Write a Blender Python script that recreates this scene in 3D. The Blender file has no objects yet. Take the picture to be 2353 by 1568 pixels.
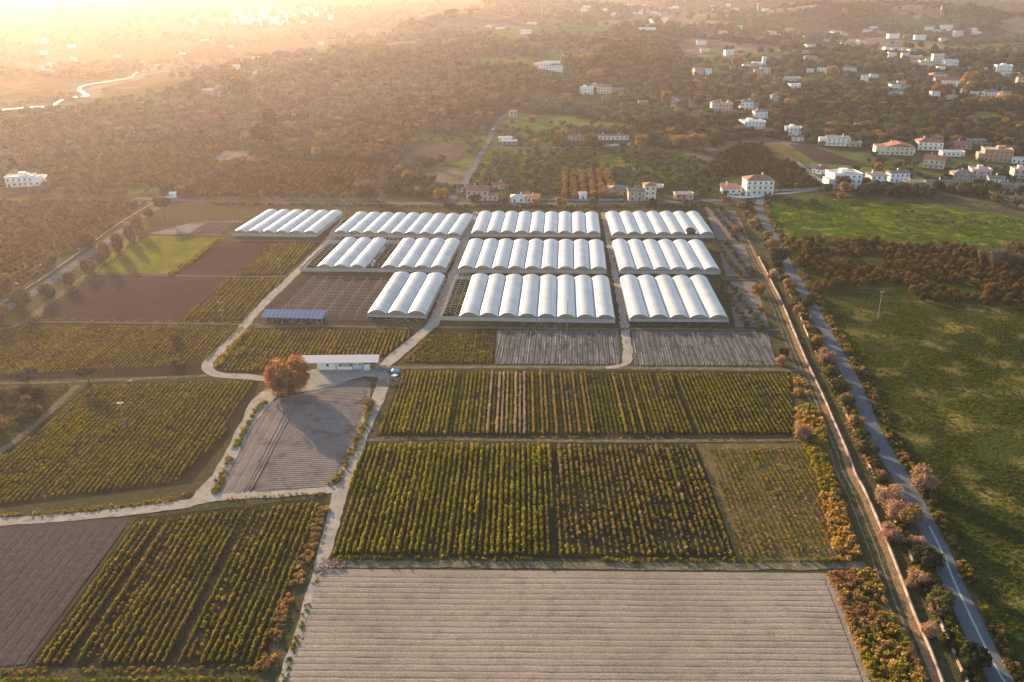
import bpy, bmesh, math, random
import numpy as np
from mathutils import Vector, Matrix
random.seed(7); RNG = np.random.default_rng(7)
SC = bpy.context.scene; COL = SC.collection
R = math.radians
# ------------------------------------------------------------------ camera model (pixel of a 2353x1568 picture -> ground)
F, HOR, HC = 1962.0, -20.0, 120.0
TH = math.atan((784-HOR)/F); S_, C_ = math.sin(TH), math.cos(TH)

def smooth(a, b, x):
    t = np.clip((x-a)/(b-a), 0, 1); return t*t*(3-2*t)
_perm = np.random.default_rng(3).random((256, 256))
def vnoise(x, y):
    xi = np.floor(x).astype(int); yi = np.floor(y).astype(int)
    fx = x-xi; fy = y-yi; fx = fx*fx*(3-2*fx); fy = fy*fy*(3-2*fy)
    g = lambda i, j: _perm[i & 255, j & 255]
    return (g(xi, yi)*(1-fx)+g(xi+1, yi)*fx)*(1-fy)+(g(xi, yi+1)*(1-fx)+g(xi+1, yi+1)*fx)*fy
def fbm(x, y, o=4):
    s = 0; a = 1; t = 0
    for i in range(o):
        s = s+a*(vnoise(x*2**i+17*i, y*2**i+31*i)-.5); t += a; a *= .5
    return s/t*2
UPY = [0, 640, 800, 1048, 1460, 1660, 2100, 2300, 3000, 3600, 5000, 12000]
UPZ = [0, 0, 4, 12, 26, 33, 44, 50, 72, 92, 104, 104]
EDY = [0, 900, 1048, 1460, 1660, 2100, 2300, 3000, 3600, 12000]
EDX = [-900, -620, -430, -400, -265, -235, -165, -85, 30, 200]
VAY = [0, 700, 1100, 1800, 2300, 2800, 3400, 4200, 5200, 12000]
VAZ = [0, 0, -8, -7, 14, 44, 70, 90, 99, 99]
BUMPS = [(-85, 2150, 24, 110), (745, 2450, 22, 85), (520, 2250, 20, 80), (1040, 2350, 28, 90), (-20, 2650, 14, 110), (260, 1900, 12, 90), (700, 1800, 10, 90), (60, 1850, 14, 80)]
def hgt(x, y):
    x = np.asarray(x, float); y = np.asarray(y, float)
    up = np.interp(y, UPY, UPZ); va = np.interp(y, VAY, VAZ); ex = np.interp(y, EDY, EDX)
    w = np.where(y > 650, smooth(-130, 30, x-ex), 1.0)
    amp = np.interp(y, [0, 680, 1100, 2000, 4000], [0, 0, 11, 36, 46])
    n = fbm(x/330+5, y/330+3, 5)
    rid = -np.abs(fbm(x/520+11, y/700+2, 3))*1.2+.22
    z = va*(1-w)+up*w+amp*(n*.75+rid)*(.35+.65*w)
    for bx, by, bh, br in BUMPS:
        z = z+bh*np.exp(-((x-bx)**2+(y-by)**2)/(2*br*br))*w
    # the wooded gully between the olive slopes
    g = np.exp(-((x-(80+.22*(y-900)))/70)**2)*smooth(800, 1000, y)*(1-smooth(1500, 1800, y))
    z = z-9*g
    return np.minimum(z, 112)
KS = np.geomspace(60, 12000, 900)
def ray(px, py):
    u = (px-1176.5)/F; v = (py-784)/F
    return np.array([u, C_-v*S_, -(S_+v*C_)])
def T(px, py, z=None):
    """pixel -> point on the ground (world)"""
    d = ray(px, py)
    if z is not None:
        k = (HC-z)/-d[2]; return np.array([d[0]*k, d[1]*k, z])
    k = HC/-d[2] if d[2] < -1e-4 else 1e9
    if 0 < k*d[1] < 640: return np.array([d[0]*k, d[1]*k, 0.0])
    X = KS*d[0]; Y = KS*d[1]; Z = HC+KS*d[2]
    f = Z-hgt(X, Y); i = np.argmax(f < 0)
    if f[i] >= 0: i = len(KS)-1
    t = f[i-1]/(f[i-1]-f[i]) if i else 0
    k = KS[i-1]+(KS[i]-KS[i-1])*t
    x, y = d[0]*k, d[1]*k
    return np.array([x, y, float(hgt(x, y))])
def proj(x, y, z):
    dz = z-HC; dep = y*C_-dz*S_; upv = y*S_+dz*C_
    return 1176.5+F*x/dep, 784-F*upv/dep
def ppm(p):  # picture pixels per metre at a point
    return F/(p[1]*C_+(HC-p[2])*S_)
def TP(pts): return [T(*p)[:2] for p in pts]
def inpoly(px, py, poly):
    px = np.asarray(px); py = np.asarray(py); c = np.zeros(px.shape, bool); n = len(poly); j = n-1
    for i in range(n):
        xi, yi = poly[i][0], poly[i][1]; xj, yj = poly[j][0], poly[j][1]
        if yi != yj:
            c ^= ((yi > py) != (yj > py)) & (px < (xj-xi)*(py-yi)/(yj-yi)+xi)
        j = i
    return c
# ------------------------------------------------------------------ materials
MATS = {}
def new_mat(name):
    m = bpy.data.materials.new(name); m.use_nodes = True; nt = m.node_tree; nt.nodes.clear()
    out = nt.nodes.new('ShaderNodeOutputMaterial'); MATS[name] = m
    return m, nt, out
def N(nt, t, **kw):
    n = nt.nodes.new(t)
    for k, v in kw.items():
        if k in n.inputs.keys() if isinstance(k, str) else False: n.inputs[k].default_value = v
        else: setattr(n, k, v)
    return n
def rgba(c): return (c[0], c[1], c[2], 1)
def noise_mix(nt, c1, c2, scale, detail=4, lo=.35, hi=.65, vec=None, space='pos', stretch=None):
    if vec is None:
        if space == 'pos': vec = nt.nodes.new('ShaderNodeNewGeometry').outputs['Position']
        else: vec = nt.nodes.new('ShaderNodeTexCoord').outputs['Object']
    if stretch:
        mp = nt.nodes.new('ShaderNodeMapping'); mp.inputs['Scale'].default_value = stretch[:3]
        if len(stretch) > 3: mp.inputs['Rotation'].default_value = (0, 0, stretch[3])
        nt.links.new(vec, mp.inputs[0]); vec = mp.outputs[0]
    nz = nt.nodes.new('ShaderNodeTexNoise'); nz.inputs['Scale'].default_value = scale; nz.inputs['Detail'].default_value = detail
    nt.links.new(vec, nz.inputs['Vector'])
    mr = nt.nodes.new('ShaderNodeMapRange'); mr.inputs[1].default_value = lo; mr.inputs[2].default_value = hi
    nt.links.new(nz.outputs[0], mr.inputs[0])
    mx = nt.nodes.new('ShaderNodeMix'); mx.data_type = 'RGBA'
    nt.links.new(mr.outputs[0], mx.inputs[0])
    for sock, c in ((6, c1), (7, c2)):
        if isinstance(c, (tuple, list)): mx.inputs[sock].default_value = rgba(c)
        else: nt.links.new(c, mx.inputs[sock])
    return mx.outputs[2], nz.outputs[0]
def ground_mat(name, c1, c2, c3=None, s1=.05, s2=.6, bump=.3, bscale=1.5, rough=.95, stretch=None, fine=.55):
    m, nt, out = new_mat(name)
    a, _ = noise_mix(nt, c1, c2, s1, 5, stretch=stretch)
    if c3 is not None: a, _ = noise_mix(nt, a, c3, s2, 4, .52, .72, stretch=stretch)
    # fine speckle
    b, nf = noise_mix(nt, (fine,)*3, (1.25,)*3, 3.2, 3, .3, .7)
    mu = nt.nodes.new('ShaderNodeMix'); mu.data_type = 'RGBA'; mu.blend_type = 'MULTIPLY'; mu.inputs[0].default_value = 1
    nt.links.new(a, mu.inputs[6]); nt.links.new(b, mu.inputs[7])
    p = nt.nodes.new('ShaderNodeBsdfPrincipled'); p.inputs['Roughness'].default_value = rough
    p.inputs['Specular IOR Level'].default_value = .0
    nt.links.new(mu.outputs[2], p.inputs['Base Color'])
    if bump:
        nz = nt.nodes.new('ShaderNodeTexNoise'); nz.inputs['Scale'].default_value = bscale; nz.inputs['Detail'].default_value = 5
        nt.links.new(nt.nodes.new('ShaderNodeNewGeometry').outputs['Position'], nz.inputs['Vector'])
        bm = nt.nodes.new('ShaderNodeBump'); bm.inputs['Strength'].default_value = 1; bm.inputs['Distance'].default_value = bump
        nt.links.new(nz.outputs[0], bm.inputs['Height']); nt.links.new(bm.outputs[0], p.inputs['Normal'])
    nt.links.new(p.outputs[0], out.inputs[0]); return m
def plain(name, c, rough=.7, metal=0, var=.25, scale=1.0, spec=.3):
    m, nt, out = new_mat(name)
    a, _ = noise_mix(nt, tuple(x*(1-var) for x in c), tuple(min(1, x*(1+var*.5)) for x in c), scale, 5, space='obj')
    p = nt.nodes.new('ShaderNodeBsdfPrincipled'); p.inputs['Roughness'].default_value = rough; p.inputs['Metallic'].default_value = metal
    p.inputs['Specular IOR Level'].default_value = spec
    nt.links.new(a, p.inputs['Base Color']); nt.links.new(p.outputs[0], out.inputs[0]); return m
def leaf_mat(name, c1, c2, c3, trans=.45, patch=.006, tw=(1.1, 1.05, .6)):
    """foliage: colour differs from plant to plant and from clump to clump"""
    m, nt, out = new_mat(name)
    oi = nt.nodes.new('ShaderNodeObjectInfo')
    cr = nt.nodes.new('ShaderNodeValToRGB'); e = cr.color_ramp.elements
    e[0].color = rgba(c1); e[0].position = .1; e[1].color = rgba(c3); e[1].position = .95
    x = cr.color_ramp.elements.new(.55); x.color = rgba(c2)
    nt.links.new(oi.outputs['Random'], cr.inputs[0])
    tc = nt.nodes.new('ShaderNodeTexCoord')
    b, _ = noise_mix(nt, (.5,)*3, (1.5,)*3, 2.1, 4, .3, .7, vec=tc.outputs['Object'])
    mu = nt.nodes.new('ShaderNodeMix'); mu.data_type = 'RGBA'; mu.blend_type = 'MULTIPLY'; mu.inputs[0].default_value = 1
    nt.links.new(cr.outputs[0], mu.inputs[6]); nt.links.new(b, mu.inputs[7])
    d = nt.nodes.new('ShaderNodeBsdfDiffuse'); t = nt.nodes.new('ShaderNodeBsdfTranslucent')
    nt.links.new(mu.outputs[2], d.inputs[0])
    mt = nt.nodes.new('ShaderNodeMix'); mt.data_type = 'RGBA'; mt.blend_type = 'MULTIPLY'; mt.inputs[0].default_value = 1
    nt.links.new(mu.outputs[2], mt.inputs[6]); mt.inputs[7].default_value = rgba(tw)
    nt.links.new(mt.outputs[2], t.inputs[0])
    ms = nt.nodes.new('ShaderNodeMixShader'); ms.inputs[0].default_value = trans
    nt.links.new(d.outputs[0], ms.inputs[1]); nt.links.new(t.outputs[0], ms.inputs[2])
    nt.links.new(ms.outputs[0], out.inputs[0]); return m

M_GROUND = ground_mat('rough_ground', (.085, .075, .04), (.12, .10, .055), (.16, .13, .09), s1=.012, s2=.05, bump=.25, bscale=.8)
M_DRY = ground_mat('dry_verge', (.075, .068, .036), (.055, .062, .022), (.13, .10, .07), s1=.08, s2=.4, bump=.15)
M_VERGE = ground_mat('grassy_verge', (.055, .06, .022), (.09, .075, .03), (.14, .11, .07), s1=.12, s2=.5, bump=.2)
M_PURPLE = ground_mat('tilled_soil', (.05, .036, .033), (.065, .046, .042), (.078, .057, .052), s1=.04, s2=.6, bump=.12, bscale=2.5)
M_BROWN = ground_mat('brown_soil', (.075, .062, .057), (.097, .08, .073), (.11, .092, .082), s1=.03, s2=.5, bump=.1, bscale=3)
M_BEIGE = ground_mat('beige_soil', (.235, .198, .155), (.28, .235, .185), (.205, .17, .135), s1=.05, s2=.3, bump=.1, bscale=3.5, fine=.75)
M_GREY = ground_mat('grey_soil', (.17, .145, .13), (.21, .18, .16), (.10, .08, .078), s1=.05, s2=.16, bump=.08, bscale=3, fine=.7)
M_ASH = ground_mat('ash_soil', (.115, .11, .10), (.14, .132, .12), (.06, .052, .052), s1=.2, s2=.3, bump=.08, stretch=(2, .25, 1))
M_CROPSOIL = ground_mat('crop_soil', (.03, .027, .018), (.045, .038, .025), (.03, .037, .014), s1=.06, s2=.5, bump=.12)
M_WEEDY = ground_mat('weedy_soil', (.14, .105, .045), (.10, .09, .03), (.21, .14, .08), s1=.1, s2=.25, bump=.12, stretch=(1.6, .35, 1))
M_MEADOW = ground_mat('meadow_grass', (.035, .075, .010), (.085, .13, .016), (.25, .22, .035), s1=.035, s2=.14, bump=.3, bscale=1.2)  # yellow patches in the grass colour stand in for golden light
M_PASTURE = ground_mat('pasture_grass', (.024, .04, .009), (.055, .066, .015), (.22, .175, .05), stretch=(1, 1, 1, .6), s1=.025, s2=.07, bump=.45, bscale=.9)  # base darkened for shade, yellow patches stand in for warm sunlight
M_YGRASS = ground_mat('yellow_green_grass', (.11, .14, .02), (.20, .195, .03), (.15, .14, .035), s1=.1, s2=.25, bump=.35, bscale=1.4)
M_TRACK = ground_mat('dirt_track', (.27, .24, .20), (.34, .30, .255), (.20, .17, .135), s1=.2, s2=.5, bump=.05, fine=.8)
M_RUT = ground_mat('worn_rut', (.15, .13, .10), (.20, .17, .13), (.09, .085, .05), s1=.4, s2=1, bump=.05)
M_TRACKG = ground_mat('grassy_track', (.17, .145, .10), (.10, .09, .045), (.26, .22, .17), s1=.3, s2=.9, bump=.08)
M_ROAD = ground_mat('asphalt', (.105, .115, .125), (.13, .138, .148), (.085, .09, .10), s1=.15, s2=.8, bump=.01, fine=.85)
M_YARD = ground_mat('gravel_yard', (.25, .235, .215), (.30, .28, .25), (.21, .195, .18), s1=.1, s2=.6, bump=.04, fine=.8)
M_WATER = plain('river_water', (.25, .25, .24), .6, 0, .1, .01, 1.0)
M_SAND = plain('river_sand', (.16, .14, .11), 1, 0, .2, .01, 0)
M_PAINT = plain('road_paint', (.6, .6, .58), .7)
M_CANAL = plain('pink_concrete', (.31, .235, .19), 1, 0, .5, .35, 0)
M_CONC = plain('grey_concrete', (.27, .255, .235), .85, 0, .35, .4)
M_WHITE = plain('white_render', (.80, .79, .76), .8, 0, .1, .3)
M_CREAM = plain('cream_render', (.66, .58, .46), .8, 0, .15, .3)
M_PINK = plain('pink_render', (.60, .40, .35), .8, 0, .15, .3)
M_SALMON = plain('orange_brick', (.50, .25, .15), .85, 0, .25, .6)
M_STONE = plain('old_stone', (.40, .36, .29), .9, 0, .3, .5)
M_TERRA = plain('terracotta_tiles', (.34, .15, .10), .85, 0, .35, .7)
M_REDROOF = plain('dark_red_sheet', (.28, .08, .08), .7, 0, .3, .7)
M_TILEGREY = plain('weathered_tiles', (.22, .19, .16), .9, 0, .35, .7)
M_FLAT = plain('flat_roof_concrete', (.42, .40, .37), .9, 0, .3, .4)
M_GLASS = plain('dark_glass', (.035, .045, .05), .15, 0, .2, 1, .6)
M_SHUT = plain('brown_shutter', (.12, .075, .05), .6)
M_FRAME = plain('pale_frame', (.62, .6, .56), .6)
M_METAL = plain('galvanised_steel', (.46, .46, .45), .45, .6, .2, 1)
M_GUT = plain('weathered_gutter', (.16, .16, .15), .7)
M_DARK = plain('dark_interior', (.035, .03, .027), .9)
M_BARK = plain('bark', (.13, .095, .07), .9, 0, .4, 3)
M_TARP = plain('blue_tarp', (.06, .30, .55), .5)
M_TYRE = plain('tyre_rubber', (.02, .02, .02), .9)
M_PALEROOF = plain('pale_sheet_roof', (.62, .53, .47), .5, .1, .15, .3)
# greenhouse film
def film_mat(name, c, tr, stripes=None):
    m, nt, out = new_mat(name)
    a, _ = noise_mix(nt, tuple(x*.84 for x in c), c, .12, 4, .35, .6)
    if stripes:
        b, _ = noise_mix(nt, (.72,)*3, (1.05,)*3, 1, 3, .3, .7, space='obj', stretch=stripes)
        mu = nt.nodes.new('ShaderNodeMix'); mu.data_type = 'RGBA'; mu.blend_type = 'MULTIPLY'; mu.inputs[0].default_value = 1
        nt.links.new(a, mu.inputs[6]); nt.links.new(b, mu.inputs[7]); a = mu.outputs[2]
    d = nt.nodes.new('ShaderNodeBsdfDiffuse'); t = nt.nodes.new('ShaderNodeBsdfTranslucent'); g = nt.nodes.new('ShaderNodeBsdfGlossy')
    g.inputs['Roughness'].default_value = .35; g.inputs[0].default_value = (.9, .9, .9, 1)
    nt.links.new(a, d.inputs[0]); nt.links.new(a, t.inputs[0])
    m1 = nt.nodes.new('ShaderNodeMixShader'); m1.inputs[0].default_value = tr
    nt.links.new(d.outputs[0], m1.inputs[1]); nt.links.new(t.outputs[0], m1.inputs[2])
    fr = nt.nodes.new('ShaderNodeFresnel'); fr.inputs[0].default_value = 1.35
    m2 = nt.nodes.new('ShaderNodeMixShader'); nt.links.new(fr.outputs[0], m2.inputs[0])
    nt.links.new(m1.outputs[0], m2.inputs[1]); nt.links.new(g.outputs[0], m2.inputs[2])
    nt.links.new(m2.outputs[0], out.inputs[0]); return m
M_FILM = film_mat('white_film', (.88, .86, .81), .32)
M_RIB = film_mat('rib_film', (.17, .19, .19), .05)
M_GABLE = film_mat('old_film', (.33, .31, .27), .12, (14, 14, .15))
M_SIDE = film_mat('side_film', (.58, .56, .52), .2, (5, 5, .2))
# solar panel material: cells with pale frames
def grid_mat(name, base, line, sx, sy, wid):
    m, nt, out = new_mat(name); tc = nt.nodes.new('ShaderNodeTexCoord'); sp = nt.nodes.new('ShaderNodeSeparateXYZ')
    nt.links.new(tc.outputs['Object'], sp.inputs[0]); outs = []
    for i, s in ((0, sx), (1, sy)):
        a = nt.nodes.new('ShaderNodeMath'); a.operation = 'MULTIPLY'; a.inputs[1].default_value = 1/s; nt.links.new(sp.outputs[i], a.inputs[0])
        b = nt.nodes.new('ShaderNodeMath'); b.operation = 'FRACT'; nt.links.new(a.outputs[0], b.inputs[0])
        c = nt.nodes.new('ShaderNodeMath'); c.operation = 'LESS_THAN'; c.inputs[1].default_value = wid/s; nt.links.new(b.outputs[0], c.inputs[0]); outs.append(c)
    mxm = nt.nodes.new('ShaderNodeMath'); mxm.operation = 'MAXIMUM'
    nt.links.new(outs[0].outputs[0], mxm.inputs[0]); nt.links.new(outs[1].outputs[0], mxm.inputs[1])
    mx = nt.nodes.new('ShaderNodeMix'); mx.data_type = 'RGBA'; mx.inputs[6].default_value = rgba(base); mx.inputs[7].default_value = rgba(line)
    nt.links.new(mxm.outputs[0], mx.inputs[0])
    p = nt.nodes.new('ShaderNodeBsdfPrincipled'); p.inputs['Roughness'].default_value = .3
    nt.links.new(mx.outputs[2], p.inputs['Base Color']); nt.links.new(p.outputs[0], out.inputs[0]); return m
M_SOLAR = grid_mat('solar_cells', (.10, .16, .26), (.5, .52, .55), 1.75, 1.25, .12)

L_OLIVE = leaf_mat('olive_leaves', (.05, .07, .052), (.078, .098, .07), (.12, .128, .09), .28)
L_CITRUS = leaf_mat('citrus_leaves', (.03, .042, .014), (.048, .052, .016), (.10, .075, .022), .35)
L_AUTUMN = leaf_mat('autumn_leaves', (.25, .16, .06), (.31, .17, .07), (.34, .22, .08), .4)
L_RBUSH = leaf_mat('rust_leaves', (.06, .055, .018), (.11, .075, .025), (.19, .105, .035), .4)
L_OAK = leaf_mat('oak_leaves', (.25, .12, .065), (.29, .14, .07), (.31, .155, .075), .4)
L_RUSSET = leaf_mat('russet_leaves', (.10, .08, .055), (.15, .105, .07), (.21, .13, .075), .35)
L_BARE = leaf_mat('twigs', (.11, .098, .088), (.15, .13, .115), (.19, .15, .12), .25)
L_DARK = leaf_mat('evergreen_leaves', (.03, .036, .021), (.042, .048, .026), (.06, .06, .03), .25)
L_GREEN = leaf_mat('green_leaves', (.07, .085, .03), (.10, .105, .038), (.15, .13, .045), .4)
L_PINKISH = leaf_mat('tamarisk_plumes', (.30, .19, .13), (.36, .22, .15), (.38, .26, .17), .4)
L_CROP = leaf_mat('crop_leaves', (.09, .125, .013), (.17, .185, .018), (.26, .225, .026), .62)
L_CROPY = leaf_mat('yellowing_crop', (.20, .18, .028), (.26, .21, .034), (.32, .24, .055), .5)
L_DRYCROP = leaf_mat('dry_crop', (.24, .15, .07), (.30, .19, .10), (.33, .23, .15), .4)
L_PALECROP = leaf_mat('pale_seed_heads', (.36, .26, .19), (.42, .31, .23), (.42, .33, .25), .4)
L_REED = leaf_mat('golden_reeds', (.34, .21, .055), (.42, .26, .08), (.48, .32, .13), .55)
L_GRASS = leaf_mat('grass_blades', (.06, .08, .016), (.10, .10, .022), (.17, .14, .045), .5)
# ------------------------------------------------------------------ mesh helpers
def put(name, me, parent=None, mat=None):
    o = bpy.data.objects.new(name, me); COL.objects.link(o)
    if mat is not None: me.materials.append(mat)
    if parent is not None: o.parent = parent
    return o
def tag(o, label=None, cat=None, group=None, kind=None):
    if label: o['label'] = label
    if cat: o['category'] = cat
    if group: o['group'] = group
    if kind: o['kind'] = kind
    return o
def empty(name, loc, rz=0, label=None, cat=None, group=None):
    o = bpy.data.objects.new(name, None); COL.objects.link(o); o.empty_display_size = .5
    o.location = loc; o.rotation_euler = (0, 0, rz); return tag(o, label, cat, group)
def mesh_np(name, verts, faces, mats=(), smoothf=False, midx=None):
    """faces: (n,4) or (n,3) array"""
    verts = np.asarray(verts, np.float32); faces = np.asarray(faces, np.int32); k = faces.shape[1]
    me = bpy.data.meshes.new(name); me.vertices.add(len(verts)); me.vertices.foreach_set('co', verts.ravel())
    me.loops.add(faces.size); me.loops.foreach_set('vertex_index', faces.ravel())
    me.polygons.add(len(faces)); me.polygons.foreach_set('loop_start', np.arange(0, faces.size, k, dtype=np.int32))
    try: me.polygons.foreach_set('loop_total', np.full(len(faces), k, np.int32))
    except Exception: pass
    if smoothf: me.polygons.foreach_set('use_smooth', np.ones(len(faces), bool))
    for m in mats: me.materials.append(m)
    if midx is not None: me.polygons.foreach_set('material_index', np.asarray(midx, np.int32))
    me.update(calc_edges=True); me.validate(); return me
class MB:
    """collects boxes, bars, tubes and polygons into ONE mesh"""
    def __init__(s): s.v = []; s.f = []
    def box(s, x0, x1, y0, y1, z0, z1):
        b = len(s.v); s.v += [(x0, y0, z0), (x1, y0, z0), (x1, y1, z0), (x0, y1, z0), (x0, y0, z1), (x1, y0, z1), (x1, y1, z1), (x0, y1, z1)]
        s.f += [tuple(b+i for i in q) for q in ((3, 2, 1, 0), (4, 5, 6, 7), (0, 1, 5, 4), (1, 2, 6, 5), (2, 3, 7, 6), (3, 0, 4, 7))]; return s
    def poly(s, pts): b = len(s.v); s.v += [tuple(p) for p in pts]; s.f.append(tuple(range(b, b+len(pts)))); return s
    def tube(s, pts, r, n=6, r2=None, cap=True):
        pts = [Vector(p) for p in pts]; b = len(s.v); m = len(pts)
        for i, p in enumerate(pts):
            d = (pts[min(i+1, m-1)]-pts[max(i-1, 0)]).normalized()
            a = d.orthogonal().normalized() if abs(d.z) > .99 or True else 0; c = d.cross(a)
            rr = r if r2 is None else r+(r2-r)*i/(m-1)
            for k in range(n):
                t = 2*math.pi*k/n; s.v.append(tuple(p+(a*math.cos(t)+c*math.sin(t))*rr))
        for i in range(m-1):
            for k in range(n):
                s.f.append((b+i*n+k, b+i*n+(k+1) % n, b+(i+1)*n+(k+1) % n, b+(i+1)*n+k))
        if cap: s.f.append(tuple(b+k for k in range(n))[::-1]); s.f.append(tuple(b+(m-1)*n+k for k in range(n)))
        return s
    def mesh(s, name, mat=None, smoothf=False):
        me = bpy.data.meshes.new(name); me.from_pydata([tuple(map(float, v)) for v in s.v], [], s.f)
        if mat: me.materials.append(mat)
        if smoothf: me.polygons.foreach_set('use_smooth', [True]*len(me.polygons))
        me.update(); return me
    def build(s, name, mat, parent=None, smoothf=False): return put(name, s.mesh(name, mat, smoothf), parent)
# ------------------------------------------------------------------ foliage meshes (unit crown: radius 1, base of crown at z=0)
def quads(c, nrm, size, asp=1.0, rng=RNG):
    n = len(c); up = rng.normal(size=(n, 3)); a = np.cross(nrm, up); a /= np.linalg.norm(a, axis=1)[:, None]+1e-9
    b = np.cross(nrm, a); s = np.asarray(size).reshape(-1, 1)*np.ones((n, 1))
    a = a*s*asp; b = b*s
    v = np.stack([c-a-b, c+a-b*.6, c+a*.8+b, c-a*.7+b*.9], 1).reshape(-1, 3)
    return v, np.arange(4*n).reshape(-1, 4)
def ico(sub=1):
    bm = bmesh.new(); bmesh.ops.create_icosphere(bm, subdivisions=sub, radius=1)
    v = np.array([x.co[:] for x in bm.verts]); f = np.array([[w.index for w in q.verts] for q in bm.faces]); bm.free(); return v, f
IV, IF = ico(2)
def crown_mesh(name, mat, seed, n=520, lumps=9, flat=.8, leaf=.1, spread=.55, core=.62, lr=(.42, .62), asp=1.0, outward=.75, cone=False, pine=False):
    rng = np.random.default_rng(seed); cs = []; rs = []
    for i in range(lumps):
        t = rng.uniform(0, 2*math.pi); r = spread*math.sqrt(rng.uniform(0, 1)); z = rng.uniform(.25, 1)
        if cone: r *= (1.1-z)
        if pine: z = rng.uniform(.75, 1)
        cs.append((r*math.cos(t), r*math.sin(t), z)); rs.append(rng.uniform(*lr)*(1.15-.45*z if cone else 1))
    cs = np.array(cs); rs = np.array(rs)
    idx = rng.integers(0, lumps, n); d = rng.normal(size=(n, 3)); d[:, 2] = np.abs(d[:, 2])*np.where(rng.random(n) < .78, 1, -1)
    d /= np.linalg.norm(d, axis=1)[:, None]
    p = cs[idx]+d*(rs[idx]*rng.uniform(.8, 1.12, n))[:, None]*np.array([1, 1, flat])
    nr = d*outward+rng.normal(size=(n, 3))*(1-outward); nr /= np.linalg.norm(nr, axis=1)[:, None]
    V, Fq = quads(p, nr, leaf*rng.uniform(.6, 1.4, n), asp, rng)
    V[:, 2] = np.maximum(V[:, 2], .02 if not pine else .3)
    tri = np.concatenate([Fq[:, [0, 1, 2]], Fq[:, [0, 2, 3]]])
    parts_v = [V]; parts_f = [tri]; b = len(V)
    if core:
        for c, r in zip(cs, rs):
            w = IV*(r*core*2*.62)*rng.uniform(.85, 1.15, (len(IV), 1))*np.array([1, 1, flat])+c
            w[:, 2] = np.maximum(w[:, 2], .05 if not pine else .35)
            parts_v.append(w); parts_f.append(IF+b); b += len(w)
    V = np.concatenate(parts_v); sc = 1/np.percentile(np.hypot(V[:, 0], V[:, 1]), 97); V = V*np.array([sc, sc, sc])
    return mesh_np(name, V, np.concatenate(parts_f), [mat])
def twig_mesh(name, mat, seed, n=420, tall=1.6, fan=.55, w0=.012, w1=.035):
    """leafless or feathery crown: many thin upward sprays"""
    rng = np.random.default_rng(seed); vs = []; fs = []; b = 0
    for i in range(n):
        t = rng.uniform(0, 2*math.pi); lean = fan*math.sqrt(rng.uniform(0, 1)); z0 = rng.uniform(0, 1)*tall*.62
        d = np.array([math.cos(t)*lean, math.sin(t)*lean, 1.0]); base = d*z0*np.array([1, 1, 1])
        L = rng.uniform(.16, .5)*tall; tip = base+(d+rng.normal(size=3)*.22)*L*.8
        tip[2] = min(tip[2], tall*rng.uniform(.8, 1.05))
        s = np.cross(tip-base, rng.normal(size=3)); s /= np.linalg.norm(s)+1e-9; w = rng.uniform(w0, w1)
        vs += [base-s*w*.4, base+s*w*.4, tip+s*w, tip-s*w]; fs.append((b, b+1, b+2, b+3)); b += 4
    V = np.array(vs); r = np.percentile(np.hypot(V[:, 0], V[:, 1]), 95); V = V/np.array([r, r, 1])
    return mesh_np(name, V, fs, [mat])
def trunk_mesh(name, h=.5, r=.07, seed=0, limbs=4):
    rng = random.Random(seed); m = MB(); m.tube([(0, 0, -.1), (rng.uniform(-.03, .03), 0, h*.5), (0, rng.uniform(-.04, .04), h)], r, 6, r*.65)
    for i in range(limbs):
        t = i*6.28/limbs+rng.random(); m.tube([(0, 0, h*.8), (math.cos(t)*.25, math.sin(t)*.25, h+.35), (math.cos(t)*.45, math.sin(t)*.45, h+.75)], r*.5, 5, r*.15)
    return m.mesh(name, M_BARK, True)
# kinds: list of crown variants, trunk, base height of the crown relative to radius
KIND = {}
def kind(k, mat, fn, nvar=4, trunk_h=.35, base=.25, tr=.07, **kw):
    cr = [fn(k+'_crown', mat, 100*len(KIND)+i, **kw) for i in range(nvar)]
    KIND[k] = dict(crowns=cr, trunk=trunk_mesh(k+'_trunk', trunk_h, tr, len(KIND)), base=base)
kind('citrus_tree', L_CITRUS, crown_mesh, n=420, lumps=7, spread=.42, flat=.85, leaf=.10, lr=(.5, .62), base=.0, trunk_h=.3)
kind('autumn_bush', L_RBUSH, crown_mesh, n=520, lumps=8, spread=.45, flat=.95, leaf=.08, lr=(.42, .58), base=.0, trunk_h=.3)
kind('round_tree', L_RUSSET, crown_mesh, n=900, lumps=12, spread=.5, flat=.95, leaf=.07, lr=(.36, .52), base=.05, trunk_h=.3)
kind('olive_tree', L_OLIVE, crown_mesh, n=620, lumps=11, spread=.62, flat=.8, leaf=.085, lr=(.34, .5), base=.3)
kind('broadleaf_tree', L_RUSSET, crown_mesh, n=780, lumps=14, spread=.6, flat=1.1, leaf=.08, lr=(.3, .48), base=.45, trunk_h=.6)
kind('autumn_tree', L_AUTUMN, crown_mesh, n=760, lumps=13, spread=.6, flat=1.05, leaf=.085, lr=(.3, .5), base=.3, trunk_h=.45)
kind('evergreen_tree', L_DARK, crown_mesh, n=620, lumps=10, spread=.55, flat=1.05, leaf=.09, lr=(.38, .55), base=.15, trunk_h=.3)
kind('green_tree', L_GREEN, crown_mesh, n=680, lumps=12, spread=.6, flat=.95, leaf=.085, lr=(.32, .5), base=.2, trunk_h=.4)
kind('leafless_tree', L_BARE, twig_mesh, n=520, tall=1.75, fan=.6, base=.3, trunk_h=.5)
kind('feathery_bush', L_PINKISH, crown_mesh, n=1500, lumps=12, spread=.5, flat=1.15, leaf=.075, lr=(.3, .46), asp=.3, outward=.25, core=.5, base=.0, trunk_h=.15)
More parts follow.
